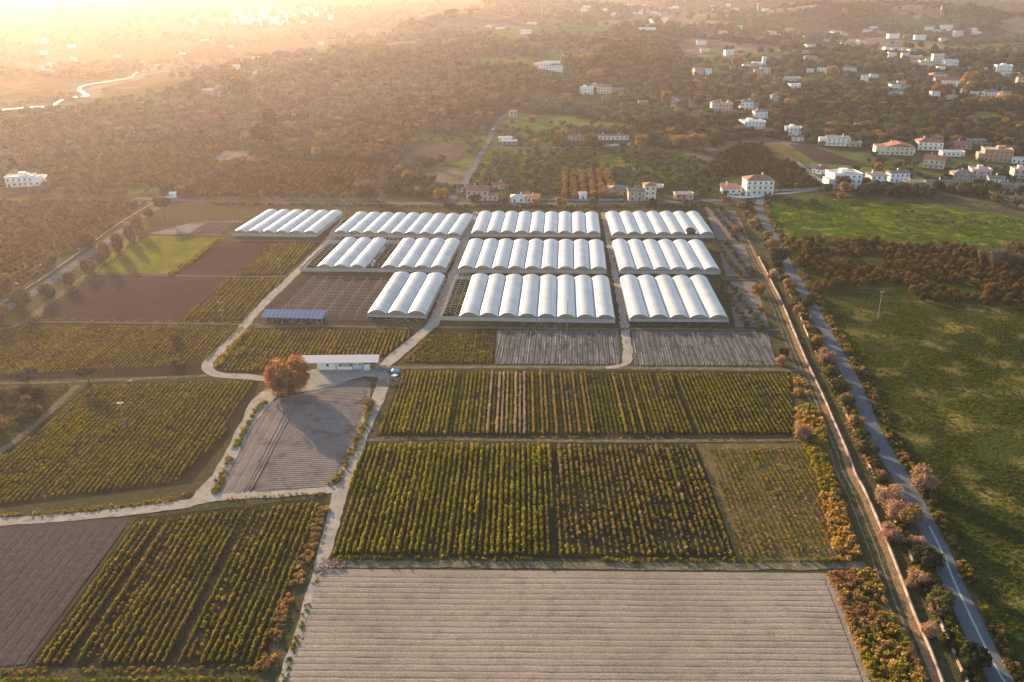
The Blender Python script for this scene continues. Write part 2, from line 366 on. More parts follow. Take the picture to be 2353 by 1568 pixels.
kind('pine_tree', L_DARK, crown_mesh, n=560, lumps=12, spread=.7, flat=.55, leaf=.08, lr=(.28, .4), base=.55, trunk_h=1.1, pine=True)
kind('cypress_tree', L_DARK, crown_mesh, n=500, lumps=9, spread=.35, flat=1.4, leaf=.11, lr=(.4, .55), base=.05, trunk_h=.3, cone=True)
kind('oak_tree', L_OAK, crown_mesh, nvar=1, n=5200, lumps=30, spread=.62, flat=.95, leaf=.032, lr=(.22, .38), base=.0, trunk_h=.5, core=.5, outward=.5)
TREES = 0
def tree(k, p, r, zs=1.0, label='', group=None, cat='tree', parts=True, name=None):
    global TREES; TREES += 1
    K = KIND[k]; cr = random.choice(K['crowns']); rz = random.uniform(0, 6.28)
    e = empty(name or k, (float(p[0]), float(p[1]), float(p[2])-.02), rz, label, cat, group)
    s = (r*random.uniform(.92, 1.08), r*random.uniform(.92, 1.08), r*zs)
    c = put('crown', cr, e); c.location = (0, 0, K['base']*r*zs); c.scale = s
    t = put('trunk', K['trunk'], e); t.scale = (r, r, r*zs)
    return e
# ------------------------------------------------------------------ scatter: ONE object, instances by geometry nodes
def scatter(name, variants, pts, scl, label, cat, rotz=None, seed=1):
    """variants: mesh list (each with its material); pts (n,3) world; scl (n,) or (n,3)"""
    pts = np.asarray(pts, float)
    if len(pts) == 0: return None
    n = len(pts); o0 = pts[0].copy(); scl = np.asarray(scl, float)
    if scl.ndim == 1: scl = np.repeat(scl[:, None], 3, 1)
    rng = np.random.default_rng(seed)
    if rotz is None: rotz = rng.uniform(0, 6.28, n)
    V = []; Fc = []; var = []; b = 0; mats = []; mi = []
    for i, me in enumerate(variants):
        nv = len(me.vertices); a = np.empty(nv*3); me.vertices.foreach_get('co', a); V.append(a.reshape(-1, 3)); var.append(np.full(nv, i))
        m = me.materials[0]
        if m not in mats: mats.append(m)
        for q in me.polygons: Fc.append([b+x for x in q.vertices]); mi.append(mats.index(m))
        b += nv
    V.append(pts-o0); var.append(np.full(n, -1)); V = np.concatenate(V); var = np.concatenate(var)
    me = bpy.data.meshes.new(name); me.from_pydata(V.tolist(), [], Fc)
    for m in mats: me.materials.append(m)
    me.polygons.foreach_set('material_index', mi)
    tot = len(V); nb = tot-n
    at = me.attributes.new('part', 'INT', 'POINT'); at.data.foreach_set('value', var.astype(np.int32))
    S = np.ones((tot, 3), np.float32); S[nb:] = scl; at = me.attributes.new('size', 'FLOAT_VECTOR', 'POINT'); at.data.foreach_set('vector', S.ravel())
    Rz = np.zeros((tot, 3), np.float32); Rz[nb:, 2] = rotz; at = me.attributes.new('turn', 'FLOAT_VECTOR', 'POINT'); at.data.foreach_set('vector', Rz.ravel())
    pk = np.zeros(tot, np.int32); pk[nb:] = rng.integers(0, len(variants), n); at = me.attributes.new('pick', 'INT', 'POINT'); at.data.foreach_set('value', pk)
    o = put(name, me); o.location = o0; tag(o, label, cat, None, 'stuff')
    ng = bpy.data.node_groups.new(name, 'GeometryNodeTree')
    ng.interface.new_socket('Geometry', in_out='INPUT', socket_type='NodeSocketGeometry'); ng.interface.new_socket('Geometry', in_out='OUTPUT', socket_type='NodeSocketGeometry')
    gi = ng.nodes.new('NodeGroupInput'); go = ng.nodes.new('NodeGroupOutput')
    def attr(nm, dt):
        a = ng.nodes.new('GeometryNodeInputNamedAttribute'); a.data_type = dt; a.inputs['Name'].default_value = nm; return a.outputs[0]
    part = attr('part', 'INT')
    def sep(val):
        c = ng.nodes.new('FunctionNodeCompare'); c.data_type = 'INT'; c.operation = 'EQUAL'
        ia = [s for s in c.inputs if s.type == 'INT']; ng.links.new(part, ia[0]); ia[1].default_value = val
        s = ng.nodes.new('GeometryNodeSeparateGeometry'); s.domain = 'POINT'
        ng.links.new(gi.outputs[0], s.inputs[0]); ng.links.new(c.outputs[0], s.inputs[1]); return s.outputs[0]
    jo = ng.nodes.new('GeometryNodeJoinGeometry')
    for i in reversed(range(len(variants))):
        g2 = ng.nodes.new('GeometryNodeGeometryToInstance'); ng.links.new(sep(i), g2.inputs[0]); ng.links.new(g2.outputs[0], jo.inputs[0])
    ip = ng.nodes.new('GeometryNodeInstanceOnPoints'); ng.links.new(sep(-1), ip.inputs['Points']); ng.links.new(jo.outputs[0], ip.inputs['Instance'])
    ip.inputs['Pick Instance'].default_value = True
    ng.links.new(attr('pick', 'INT'), ip.inputs['Instance Index']); ng.links.new(attr('turn', 'FLOAT_VECTOR'), ip.inputs['Rotation']); ng.links.new(attr('size', 'FLOAT_VECTOR'), ip.inputs['Scale'])
    ng.links.new(ip.outputs[0], go.inputs[0])
    md = o.modifiers.new('scatter', 'NODES'); md.node_group = ng
    return o
# plant clump variants (unit: about 1 m wide, 1 m tall)
def clump(name, mat, seed, n=44, h=1.0, w=.62, leaf=.18, up=.3, asp=.7):
    rng = np.random.default_rng(seed); p = rng.normal(size=(n, 3))*np.array([w*.5, w*.5, 0]); z = rng.uniform(.05, 1, n)**.7*h
    p[:, 2] = z; p[:, :2] *= (1.15-.5*z/h)[:, None]; d = p*np.array([1, 1, up])+rng.normal(size=(n, 3))*.35; d[:, 2] += up; d /= np.linalg.norm(d, axis=1)[:, None]
    V, Fq = quads(p, d, leaf*rng.uniform(.6, 1.3, n), asp, rng); V[:, 2] = np.maximum(V[:, 2], -.03)
    return mesh_np(name, V, Fq, [mat])
def tuft(name, mat, seed, n=26, h=1.0, w=.35, lean=.4, bw=.05):
    rng = np.random.default_rng(seed); vs = []; fs = []
    for i in range(n):
        bx, by = rng.normal(size=2)*w*.5; t = rng.uniform(0, 6.28); L = h*rng.uniform(.5, 1.1)
        tip = np.array([bx+math.cos(t)*lean*L*rng.uniform(.2, 1), by+math.sin(t)*lean*L*rng.uniform(.2, 1), L]); s = rng.normal(size=3); s[2] = 0; s /= np.linalg.norm(s)
        b = len(vs); vs += [np.array([bx, by, -.03])-s*bw, np.array([bx, by, -.03])+s*bw, tip+s*bw*.6, tip-s*bw*.6]; fs.append((b, b+1, b+2, b+3))
    return mesh_np(name, vs, fs, [mat])
CL = {}
for nm, mt in (('crop', L_CROP), ('cropy', L_CROPY), ('dry', L_DRYCROP), ('pale', L_PALECROP), ('dark', L_DARK), ('reed', L_REED), ('grass', L_GRASS), ('pink', L_PINKISH), ('autumn', L_AUTUMN), ('green', L_GREEN)):
    CL[nm] = [clump(nm, mt, 40+i) for i in range(3)]
TU = {nm: [tuft(nm, mt, 70+i) for i in range(3)] for nm, mt in (('grass', L_GRASS), ('reed', L_REED), ('dry', L_DRYCROP), ('pink', L_PINKISH), ('crop', L_CROP))}
# ------------------------------------------------------------------ ground
# land parcels of the slopes: each has its own use and row direction
_pr = np.random.default_rng(77); _pc = []
_y = 560.
while _y < 3600:
    st = 62+_y*.045; _x = -.75*_y-100
    while _x < .75*_y+100: _pc.append((_x+_pr.normal()*st*.28, _y+_pr.normal()*st*.28)); _x += st*1.25
    _y += st*.9
PC = np.array(_pc); PU = _pr.choice(7, len(PC), p=[.34, .15, .14, .17, .09, .06, .05]); PA = _pr.uniform(-.9, .9, len(PC))
# 0 wild mixed, 1 olive rows, 2 citrus rows, 3 sparse olives on grass, 4 open grass, 5 bare tilled, 6 dry slope
PCOL = np.array([(.05, .055, .028), (.075, .08, .035), (.075, .06, .035), (.075, .10, .03), (.085, .115, .03), (.15, .115, .085), (.20, .155, .095)])
def parcel(x, y):
    x = np.asarray(x, float).ravel(); y = np.asarray(y, float).ravel(); wx = x+14*fbm(x/45, y/45, 2); wy = y+14*fbm(x/45+7, y/45, 2); out = np.zeros(len(x), int)
    o = np.argsort(y); pyo = np.argsort(PC[:, 1]); ps = PC[pyo]
    for c in np.array_split(o, max(1, len(o)//1500)):
        if not len(c): continue
        lo = wy[c].min()-380; hi = wy[c].max()+380; i0, i1 = np.searchsorted(ps[:, 1], [lo, hi]); 
        if i1 <= i0: i0, i1 = (0, min(5, len(ps))) if hi < ps[0, 1] else (len(ps)-5, len(ps))
        q = ps[i0:i1]; out[c] = pyo[i0+np.argmin((wx[c][:, None]-q[None, :, 0])**2+((wy[c][:, None]-q[None, :, 1])*1.2)**2, 1)]
    return out
def build_ground():
    ys = np.concatenate([np.linspace(-350, 640, 34)[:-1], 640*1.0065**np.arange(0, 425)])
    ts = np.unique(np.concatenate([np.linspace(-2.2, -.62, 30), np.linspace(-.62, .62, 420), np.linspace(.62, 2.2, 30)]))
    X = ts[None, :]*(ys[:, None]+900); Y = np.repeat(ys[:, None], len(ts), 1); Z = hgt(X, Y)
    V = np.stack([X, Y, Z], 2).reshape(-1, 3); ny, nx = X.shape
    i = (np.arange(ny-1)[:, None]*nx+np.arange(nx-1)[None, :]).ravel()
    Fq = np.stack([i, i+1, i+nx+1, i+nx], 1)
    m, nt, out = new_mat('hillside_ground')
    at_ = nt.nodes.new('ShaderNodeAttribute'); at_.attribute_name = 'soil'; b_, _ = noise_mix(nt, (.6,)*3, (1.35,)*3, .05, 6, .3, .7)
    mu = nt.nodes.new('ShaderNodeMix'); mu.data_type = 'RGBA'; mu.blend_type = 'MULTIPLY'; mu.inputs[0].default_value = 1
    nt.links.new(at_.outputs[0], mu.inputs[6]); nt.links.new(b_, mu.inputs[7]); a = mu.outputs[2]
    p = nt.nodes.new('ShaderNodeBsdfPrincipled'); p.inputs['Roughness'].default_value = 1; p.inputs['Specular IOR Level'].default_value = 0
    nz = nt.nodes.new('ShaderNodeTexNoise'); nz.inputs['Scale'].default_value = .35; nz.inputs['Detail'].default_value = 6
    nt.links.new(nt.nodes.new('ShaderNodeNewGeometry').outputs['Position'], nz.inputs['Vector'])
    bm = nt.nodes.new('ShaderNodeBump'); bm.inputs['Distance'].default_value = 1.2; nt.links.new(nz.outputs[0], bm.inputs['Height']); nt.links.new(bm.outputs[0], p.inputs['Normal'])
    nt.links.new(a, p.inputs['Base Color']); nt.links.new(p.outputs[0], out.inputs[0])
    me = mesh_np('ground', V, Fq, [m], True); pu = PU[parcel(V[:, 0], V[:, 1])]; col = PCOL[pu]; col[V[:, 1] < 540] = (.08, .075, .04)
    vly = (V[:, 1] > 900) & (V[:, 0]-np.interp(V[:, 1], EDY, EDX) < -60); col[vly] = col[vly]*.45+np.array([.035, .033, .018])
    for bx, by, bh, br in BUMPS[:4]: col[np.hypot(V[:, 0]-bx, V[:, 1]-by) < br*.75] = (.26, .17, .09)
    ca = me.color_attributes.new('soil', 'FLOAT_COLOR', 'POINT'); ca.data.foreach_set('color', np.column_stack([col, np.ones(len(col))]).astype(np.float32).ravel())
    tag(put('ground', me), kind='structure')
build_ground()
EXCL = []      # world polygons where no wild tree may stand
LINES = []     # (points, half width) of roads
def sheet(name, poly, mat, off=.03, excl=True, px=True, n=None):
    P = TP(poly) if px else [np.array(p) for p in poly]
    if excl: EXCL.append([tuple(p) for p in P])
    if max(p[1] for p in P) < 640 and n is None:
        bm = bmesh.new(); bm.faces.new([bm.verts.new((p[0], p[1], off)) for p in P]); bmesh.ops.triangulate(bm, faces=bm.faces[:])
        for f in bm.faces:
            if f.normal.z < 0: f.normal_flip()
        me = bpy.data.meshes.new(name); bm.to_mesh(me); bm.free(); me.materials.append(mat)
    else:
        n = n or 14; a, b, c, d = [np.array(p) for p in P[:4]]
        s = np.linspace(0, 1, n)[:, None, None]; t = np.linspace(0, 1, n)[None, :, None]
        q = (a*(1-t)+b*t)*(1-s)+(d*(1-t)+c*t)*s; z = hgt(q[..., 0], q[..., 1])+off
        V = np.concatenate([q, z[..., None]], 2).reshape(-1, 3); i = (np.arange(n-1)[:, None]*n+np.arange(n-1)[None, :]).ravel()
        me = mesh_np(name, V, np.stack([i, i+1, i+n+1, i+n], 1), [mat])
    return tag(put(name, me), kind='structure')
def spline(P, step=2.5):
    P = [np.array(p[:2], float) for p in P]; out = []
    for i in range(len(P)-1):
        p0 = P[max(i-1, 0)]; p1 = P[i]; p2 = P[i+1]; p3 = P[min(i+2, len(P)-1)]
        n = max(2, int(np.linalg.norm(p2-p1)/step))
        for k in range(n):
            t = k/n; out.append(.5*((2*p1)+(-p0+p2)*t+(2*p0-5*p1+4*p2-p3)*t*t+(-p0+3*p1-3*p2+p3)*t**3))
    out.append(P[-1]); return np.array(out)
def ribbon(name, pts, w, mat, off=.06, jit=.0, px=True, shift=0, kind_='structure', excl=True, h=None):
    P = spline([T(*p) for p in pts] if px else pts); d = np.gradient(P, axis=0); d /= np.linalg.norm(d, axis=1)[:, None]+1e-9
    nr = np.stack([-d[:, 1], d[:, 0]], 1); P = P+nr*shift
    rng = np.random.default_rng(len(pts)); n = len(P); j = rng.normal(size=(n, 2))*jit
    wv = w if np.ndim(w) == 0 else np.interp(np.linspace(0, 1, n), np.linspace(0, 1, len(w)), w)
    Lf = P+nr*(wv/2+j[:, 0])[:, None] if np.ndim(wv) else P+nr*(wv/2+j[:, :1]); Rt = P-nr*(wv/2+j[:, 1])[:, None] if np.ndim(wv) else P-nr*(wv/2+j[:, 1:])
    if excl: LINES.append((P, float(np.max(w))/2))
    za = hgt(Lf[:, 0], Lf[:, 1])+off; zb = hgt(Rt[:, 0], Rt[:, 1])+off
    L3 = np.column_stack([Lf, za]); R3 = np.column_stack([Rt, zb]); i = np.arange(n-1)
    if h is None:
        V = np.concatenate([L3, R3]); Fq = np.stack([i+n, i+1+n, i+1, i], 1)
    else:  # a low wall: box section
        up = np.array([0, 0, h]); V = np.concatenate([L3, R3, L3+up, R3+up])
        Fq = np.concatenate([np.stack([i+3*n, i+1+3*n, i+1+2*n, i+2*n], 1), np.stack([i, i+2*n, i+1+2*n, i+1], 1), np.stack([i+n, i+1+n, i+1+3*n, i+3*n], 1), [[0, n, 3*n, 2*n]], [[n-1, 3*n-1, 4*n-1, 2*n-1]]])
    o = put(name, mesh_np(name, V, Fq, [mat]))
    return (tag(o, kind='structure') if kind_ == 'structure' else o), P
def rowlines(P, d, sp, inset=.6, phase=.5):
    """P world polygon, d unit row direction -> list (a, [(b0, b1)...]) and axes"""
    P = [np.array(p[:2]) for p in P]; d = np.array(d)/np.linalg.norm(d); e = np.array([d[1], -d[0]])
    A = [p@e for p in P]; B = [p@d for p in P]; out = []
    for a in np.arange(min(A)+sp*phase, max(A), sp):
        xs = []
        for i in range(len(P)):
            a0, a1 = A[i], A[(i+1) % len(P)]
            if (a0 > a) != (a1 > a): xs.append(B[i]+(B[(i+1) % len(P)]-B[i])*(a-a0)/(a1-a0))
        xs.sort()
        for k in range(0, len(xs)-1, 2):
            if xs[k+1]-xs[k] > 2*inset+.5: out.append((a, xs[k]+inset, xs[k+1]-inset))
    return out, d, e
def pxdir(p, q): a, b = T(*p), T(*q); v = (b-a)[:2]; return v/np.linalg.norm(v)
def relief(name, poly, d, sp, h, mat, off=.08, prof=None, wob=.25, label=None):
    """ploughed soil: real ridges and furrows"""
    P = TP(poly); EXCL.append([tuple(p) for p in P])
    K = 10 if sp > 1.5 else 6; rows, d, e = rowlines(P, d, sp/K, .05); prof = prof or (lambda t: .5-.5*math.cos(2*math.pi*t))
    V = []; Fq = []; prev = None; nb = 40; rng = np.random.default_rng(5)
    for i, (a, b0, b1) in enumerate(rows):
        t = np.linspace(0, 1, nb); b = b0+(b1-b0)*t; aw = a+wob*np.array([fbm(np.array(q/14), np.array(a/9.), 3) for q in b])
        z = off+h*prof((i % K)/K)*(1+.5*fbm(b/3, np.full(nb, a/3), 2))+.03*rng.random(nb)
        V.append(np.column_stack([aw[:, None]*e+b[:, None]*d, z]))
        if i: j = (i-1)*nb+np.arange(nb-1); Fq.append(np.stack([j, j+nb, j+nb+1, j+1], 1))
    V = np.concatenate(V); Fq = np.concatenate(Fq)
    if (np.cross(V[Fq[0, 1]]-V[Fq[0, 0]], V[Fq[0, 3]]-V[Fq[0, 0]]))[2] < 0: Fq = Fq[:, ::-1]
    return tag(put(name, mesh_np(name, V, Fq, [mat], True)), label, kind='structure')
_scatter0 = scatter
def crops(name, poly, d, sp, step, chooser, label, hs=.9, ws=.9, skip=.04, z0=.03, jit=.15, inset=.8, cat='crop', seed=3):
    """chooser(px,py,rowindex) -> list of (variant-set names, weights), height factor. ONE stuff object."""
    P = TP(poly); rows, d, e = rowlines(P, d, sp, inset); rng = np.random.default_rng(seed)
    pts = []; names = []; sc = []
    for ri, (a, b0, b1) in enumerate(rows):
        b = np.arange(b0, b1, step); b = b+rng.normal(size=len(b))*step*.2; aa = a+rng.normal(size=len(b))*jit
        q = aa[:, None]*e+b[:, None]*d; x, y = proj(q[:, 0], q[:, 1], np.zeros(len(q)))
        rw = rng.uniform(.8, 1.15)
        for k in range(len(b)):
            g_ = fbm(q[k, 0]/9., q[k, 1]/7., 3)
            if rng.random() < skip+max(0, -g_-.25)*1.3: continue
            nm, hf = chooser(x[k], y[k], ri, rng)
            if nm is None: continue
            pts.append((q[k, 0], q[k, 1], z0)); names.append(nm); s = rw*rng.uniform(.7, 1.25)*(1+.4*float(g_)); sc.append((ws*.9*s*rng.uniform(.85, 1.2), ws*.9*s*rng.uniform(.85, 1.2), hs*.85*hf*s*rng.uniform(.8, 1.2)))
    return scatter_named(name, pts, names, sc, label, cat, seed)
def scatter_named(name, pts, names, sc, label, cat, seed=1, src=None):
    src = src or CL; uniq = sorted(set(names)); vs = []; start = {}
    for u in uniq: start[u] = len(vs); vs += src[u]
    rng = np.random.default_rng(seed); pick = [start[n_]+rng.integers(0, len(src[n_])) for n_ in names]
    if not len(pts): return None
    o = scatter(name, vs, pts, np.array(sc), label, cat, seed=seed)
    a = o.data.attributes['pick'].data; n = len(a); arr = np.zeros(n, np.int32); arr[n-len(pick):] = pick; a.foreach_set('value', arr); return o
def strip_plants(name, poly, dens, nm, label, s=(.7, 1.4), cat='grass', hz=1.0, src=None, seed=9, z0=.03, px=True):
    P = TP(poly) if px else poly; P = [tuple(p[:2]) for p in P]; xs = [p[0] for p in P]; ys = [p[1] for p in P]; rng = np.random.default_rng(seed)
    area = (max(xs)-min(xs))*(max(ys)-min(ys)); n = int(area*dens); x = rng.uniform(min(xs), max(xs), n); y = rng.uniform(min(ys), max(ys), n)
    k = inpoly(x, y, P); x = x[k]; y = y[k]; m = fbm(x/9, y/9, 3) > -.35; x = x[m]; y = y[m]
    nm = [nm] if isinstance(nm, str) else nm; names = [nm[int(v)] for v in np.clip((fbm(x/12+9, y/12, 2)*.9+.5)*len(nm)+rng.normal(size=len(x))*.4, 0, len(nm)-1)]
    sv = rng.uniform(*s, len(x)); z = hgt(x, y)+z0
    return scatter_named(name, np.column_stack([x, y, z]), names, np.column_stack([sv, sv, sv*hz]), label, cat, seed, src)
def bank(name, pts, w, dens, nm, label, s=(.6, 1.2), hz=1.0, shift=0, cat='grass', seed=4, src=None):
    """tufts along a line"""
    P = spline([T(*p) for p in pts], 1.0); d = np.gradient(P, axis=0); d /= np.linalg.norm(d, axis=1)[:, None]; nr = np.stack([-d[:, 1], d[:, 0]], 1)
    rng = np.random.default_rng(seed); n = int(len(P)*dens*w); i = rng.integers(0, len(P), n)
    q = P[i]+nr[i]*(shift+rng.uniform(-w/2, w/2, n))[:, None]+rng.normal(size=(n, 2))*.3; keep = fbm(q[:, 0]/6, q[:, 1]/6, 2) > -.4; q = q[keep]
    nm = [nm] if isinstance(nm, str) else nm; sv = rng.uniform(*s, len(q)); names = [nm[rng.integers(0, len(nm))] for _ in q]
    return scatter_named(name, np.column_stack([q, hgt(q[:, 0], q[:, 1])+.02]), names, np.column_stack([sv, sv, sv*hz]), label, cat, seed, src)

# base farmland sheets (dry grass around the plots), then the plots
sheet('field_margin', [(-500, 500), (330, 470), (1700, 470), (1740, 560), (1900, 930), (2210, 1690), (-600, 1690)], M_DRY, .02, excl=False)
UPD = pxdir((1235, 1285), (1228, 1018))      # common direction of the crop rows
ROWL = pxdir((60, 1535), (310, 1190))
# F1 bottom beige field with furrows across
F1 = [(735, 1322), (1893, 1330), (1950, 1480), (1985, 1580), (2020, 1720), (612, 1720), (655, 1570)]
sheet('field', [(748, 1308), (1895, 1318), (1925, 1345), (1990, 1560), (2040, 1720), (575, 1720), (650, 1568)], M_BEIGE, .06)
relief('field', F1, pxdir((745, 1400), (1930, 1408)), 1.75, .05, M_BEIGE, .10, prof=lambda t: 1-math.exp(-((t-.5)/.13)**2)*1.15+.2*math.sin(8*math.pi*t), wob=.22)
# F19 bottom left brown field
sheet('field', [(-260, 1225), (300, 1190), (60, 1535), (-400, 1590)], M_BROWN, .06)
relief('field', [(-260, 1243), (292, 1208), (55, 1528), (-400, 1575)], ROWL, 2.3, .05, M_BROWN, .09, prof=lambda t: 1-math.exp(-((t-.5)/.1)**2)*1.3)
# F10/F11 tilled purple soil
relief('field', [(205, 632), (522, 637), (405, 739), (66, 738)], pxdir((120, 700), (480, 702)), 1.3, .05, M_PURPLE, .06)
relief('field', [(503, 557), (620, 557), (532, 635), (402, 631)], pxdir((430, 610), (540, 612)), 1.3, .05, M_PURPLE, .06)
# F18 grey plot
sheet('field', [(640, 915), (700, 903), (760, 885), (835, 870), (852, 880), (850, 935), (770, 1125), (500, 1140), (548, 1030), (590, 950)], M_GREY, .06)
relief('field', [(703, 908), (832, 880), (843, 900), (828, 950), (762, 1118), (585, 1132), (640, 1010)], pxdir((600, 1060), (780, 1052)), 1.05, .09, M_GREY, .08, wob=.15)
relief('field', [(618, 945), (640, 928), (682, 922), (568, 1133), (508, 1136), (560, 1030)], pxdir((560, 1080), (600, 1010)), 2.6, .07, M_GREY, .08, prof=lambda t: 1-math.exp(-((t-.5)/.1)**2))
for a, b in (((687, 918), (575, 1132)), ((668, 922), (560, 1132))):
    ribbon('soil_ridge', [a, b], .3, M_GREY, .08, .05, excl=False, h=.16)
# plots between the greenhouses and the crops
sheet('field', [(1000, 755), (1142, 757), (1135, 838), (928, 836)], M_CROPSOIL, .05)
F6 = [(1143, 760), (1422, 760), (1428, 830), (1420, 838), (1137, 838)]; F7 = [(1450, 762), (1765, 763), (1785, 841), (1456, 841)]
GD = pxdir((1320, 838), (1320, 762))
relief('field', F6, GD, 1.9, .16, M_ASH, .05, wob=.1); relief('field', F7, GD, 1.9, .16, M_ASH, .05, wob=.1)
# meadow right of the asphalt road, pasture below
sheet('meadow', [(1768, 470), (1850, 450), (2120, 470), (2480, 520), (2900, 570), (2900, 585), (1815, 552), (1775, 500)], M_MEADOW, .05)
sheet('pasture', [(1815, 552), (2900, 585), (3400, 1750), (2410, 1750), (2330, 1568), (2160, 1200), (2060, 1020), (1960, 820), (1870, 670)], M_PASTURE, .04, excl=False)
for P_ in ([(1618, 476), (1690, 486), (1712, 552), (1648, 552)], [(1650, 562), (1712, 562), (1728, 636), (1668, 636)], [(1668, 648), (1735, 648), (1768, 752), (1690, 752)]): sheet('field', P_, M_GREY, .06)
sheet('orchard_floor', [(-160, 455), (200, 456), (372, 466), (330, 488), (275, 514), (190, 572), (90, 642), (-20, 702), (-160, 770)], M_WEEDY, .035, excl=False)
# left: yellow green plot, grey plots, long crop field etc.
sheet('field', [(298, 541), (502, 546), (398, 631), (212, 626)], M_YGRASS, .06)
sheet('field', [(430, 515), (478, 509), (560, 508), (505, 541), (340, 538)], M_GREY, .05)
relief('field', [(478, 511), (556, 511), (506, 539), (432, 539)], ROWL, 2.6, .25, M_BROWN, .07)
sheet('field', [(-300, 775), (80, 742), (575, 748), (520, 790), (475, 845), (472, 862), (-300, 882)], M_CROPSOIL, .05)
sheet('field', [(205, 882), (598, 873), (578, 930), (530, 1000), (440, 1112), (-200, 1195), (-200, 1060), (20, 1035)], M_CROPSOIL, .05)
sheet('field', [(-300, 895), (165, 885), (40, 1000), (-300, 1110)], M_VERGE, .05)
sheet('field', [(315, 1190), (740, 1143), (752, 1160), (600, 1535), (62, 1535)], M_CROPSOIL, .05)
sheet('field', [(-300, 1552), (610, 1548), (590, 1720), (-300, 1720)], M_VERGE, .05)
sheet('field', [(570, 755), (945, 757), (950, 770), (893, 820), (700, 822), (628, 858), (500, 857), (500, 835)], M_CROPSOIL, .05)
sheet('field', [(616, 557), (735, 557), (718, 578), (655, 632), (537, 635)], M_CROPSOIL, .05)
sheet('field', [(528, 638), (655, 640), (560, 742), (410, 740)], M_CROPSOIL, .05)
sheet('field', [(690, 637), (905, 640), (845, 745), (592, 743), (605, 712)], M_PURPLE, .05)
sheet('field', [(928, 850), (1815, 856), (1838, 1000), (1830, 1010), (865, 1004)], M_CROPSOIL, .05)
sheet('field', [(832, 1018), (1600, 1020), (1695, 1287), (752, 1281)], M_CROPSOIL, .05)
sheet('field', [(1600, 1021), (1850, 1020), (1885, 1060), (1955, 1290), (1695, 1288)], M_WEEDY, .055)
# ground of the olive grove and plots beyond the back road
sheet('meadow', [(1060, 448), (1650, 448), (1570, 343), (1110, 343)], M_MEADOW, .25, excl=False)
sheet('field', [(915, 372), (1052, 372), (1082, 337), (938, 336)], M_BROWN, .35)
sheet('field', [(1870, 372), (2005, 385), (1862, 335), (1812, 332)], M_PURPLE, .4)
sheet('field', [(1780, 372), (1845, 372), (1800, 333), (1752, 333)], M_WEEDY, .4)
sheet('field', [(488, 372), (555, 372), (575, 349), (510, 347)], M_GREY, .4)
sheet('field', [(1500, 247), (1600, 250), (1585, 222), (1510, 220)], M_BROWN, .6)
sheet('meadow', [(2190, 268), (2330, 285), (2290, 262), (2235, 257)], M_YGRASS, .9)
# ------------------------------------------------------------------ tracks and roads
ribbon('dirt_track', [(610, 1690), (655, 1568), (705, 1420), (775, 1160), (792, 1105), (838, 985), (870, 910), (882, 870), (872, 845)], [3.2, 3.2, 3.2, 4, 3.6, 4.2, 3.8], M_TRACK, .11, .15)
ribbon('dirt_track', [(-200, 1217), (0, 1200), (200, 1186), (400, 1163), (500, 1143), (640, 1136), (790, 1124)], [3.6, 3.8, 3.6, 4, 3.4, 3], M_TRACK, .13, .15)
ribbon('dirt_track', [(455, 1150), (510, 1080), (560, 990), (600, 925), (640, 895), (700, 893), (760, 880), (820, 862), (880, 846)], [4.6, 3.6, 3.8, 4.5, 7, 6, 5, 5], M_TRACK, .15, .2)
sheet('farmyard', [(606, 880), (625, 858), (700, 856), (720, 850), (868, 848), (893, 838), (884, 866), (866, 868), (840, 866), (770, 882), (690, 903), (640, 905)], M_YARD, .17)
ribbon('dirt_track', [(876, 846), (925, 805), (975, 762), (1000, 735), (1040, 640), (1058, 590), (1072, 545), (1093, 487)], [5, 4.5, 5, 4.2, 4, 3.6, 3.4], M_TRACK, .19, .25)
ribbon('dirt_track', [(612, 872), (560, 866), (500, 862), (478, 848), (484, 825), (530, 785), (600, 705), (690, 618), (745, 560), (790, 500)], [4, 4, 4, 4.2, 3.6, 3, 2.6, 2.4], M_TRACK, .13, .2)
ribbon('dirt_track', [(885, 846), (1100, 844), (1400, 846), (1700, 849), (1835, 853), (1868, 872), (1895, 930)], 2.6, M_TRACKG, .10, .2)
ribbon('dirt_track', [(1392, 846), (1432, 838), (1442, 815), (1436, 765), (1428, 700), (1408, 600), (1400, 560), (1386, 488)], [3, 3.4, 3, 2.6, 2.8, 2.8, 2.4], M_TRACK, .12, .3)
ribbon('dirt_track', [(848, 1012), (1000, 1009), (1300, 1014), (1600, 1014), (1850, 1012)], 1.6, M_TRACKG, .10, .12)
ribbon('dirt_track', [(738, 1296), (1200, 1299), (1600, 1303), (1990, 1300)], 2.6, M_TRACKG, .10, .15)
ribbon('dirt_track', [(-250, 775), (0, 757), (80, 741), (330, 743), (600, 746)], 1.6, M_TRACKG, .10, .15)
ribbon('dirt_track', [(60, 742), (120, 690), (200, 632)], 3.5, M_TRACKG, .12, .3)
ribbon('dirt_track', [(205, 629), (400, 634), (655, 637)], 1.3, M_TRACKG, .10, .12)
ribbon('dirt_track', [(-200, 886), (100, 880), (300, 872), (475, 864)], 1.8, M_TRACKG, .12, .15)
ribbon('dirt_track', [(180, 885), (95, 965), (0, 1040), (-80, 1100)], 2.4, M_TRACKG, .10, .15)
ribbon('dirt_track', [(585, 752), (700, 750), (850, 752), (965, 756)], 1.6, M_TRACKG, .12, .15)
ribbon('dirt_track', [(1010, 753), (1200, 755), (1420, 757), (1440, 757), (1790, 759)], 1.8, M_TRACKG, .14, .15)
ribbon('dirt_track', [(535, 553), (650, 554), (745, 556)], 1.5, M_TRACKG, .10, .12)
ribbon('dirt_track', [(1655, 640), (1700, 642), (1760, 645)], 1.6, M_TRACKG, .10, .12)
ribbon('dirt_track', [(1635, 556), (1670, 558), (1705, 560)], 1.4, M_TRACKG, .10, .12)
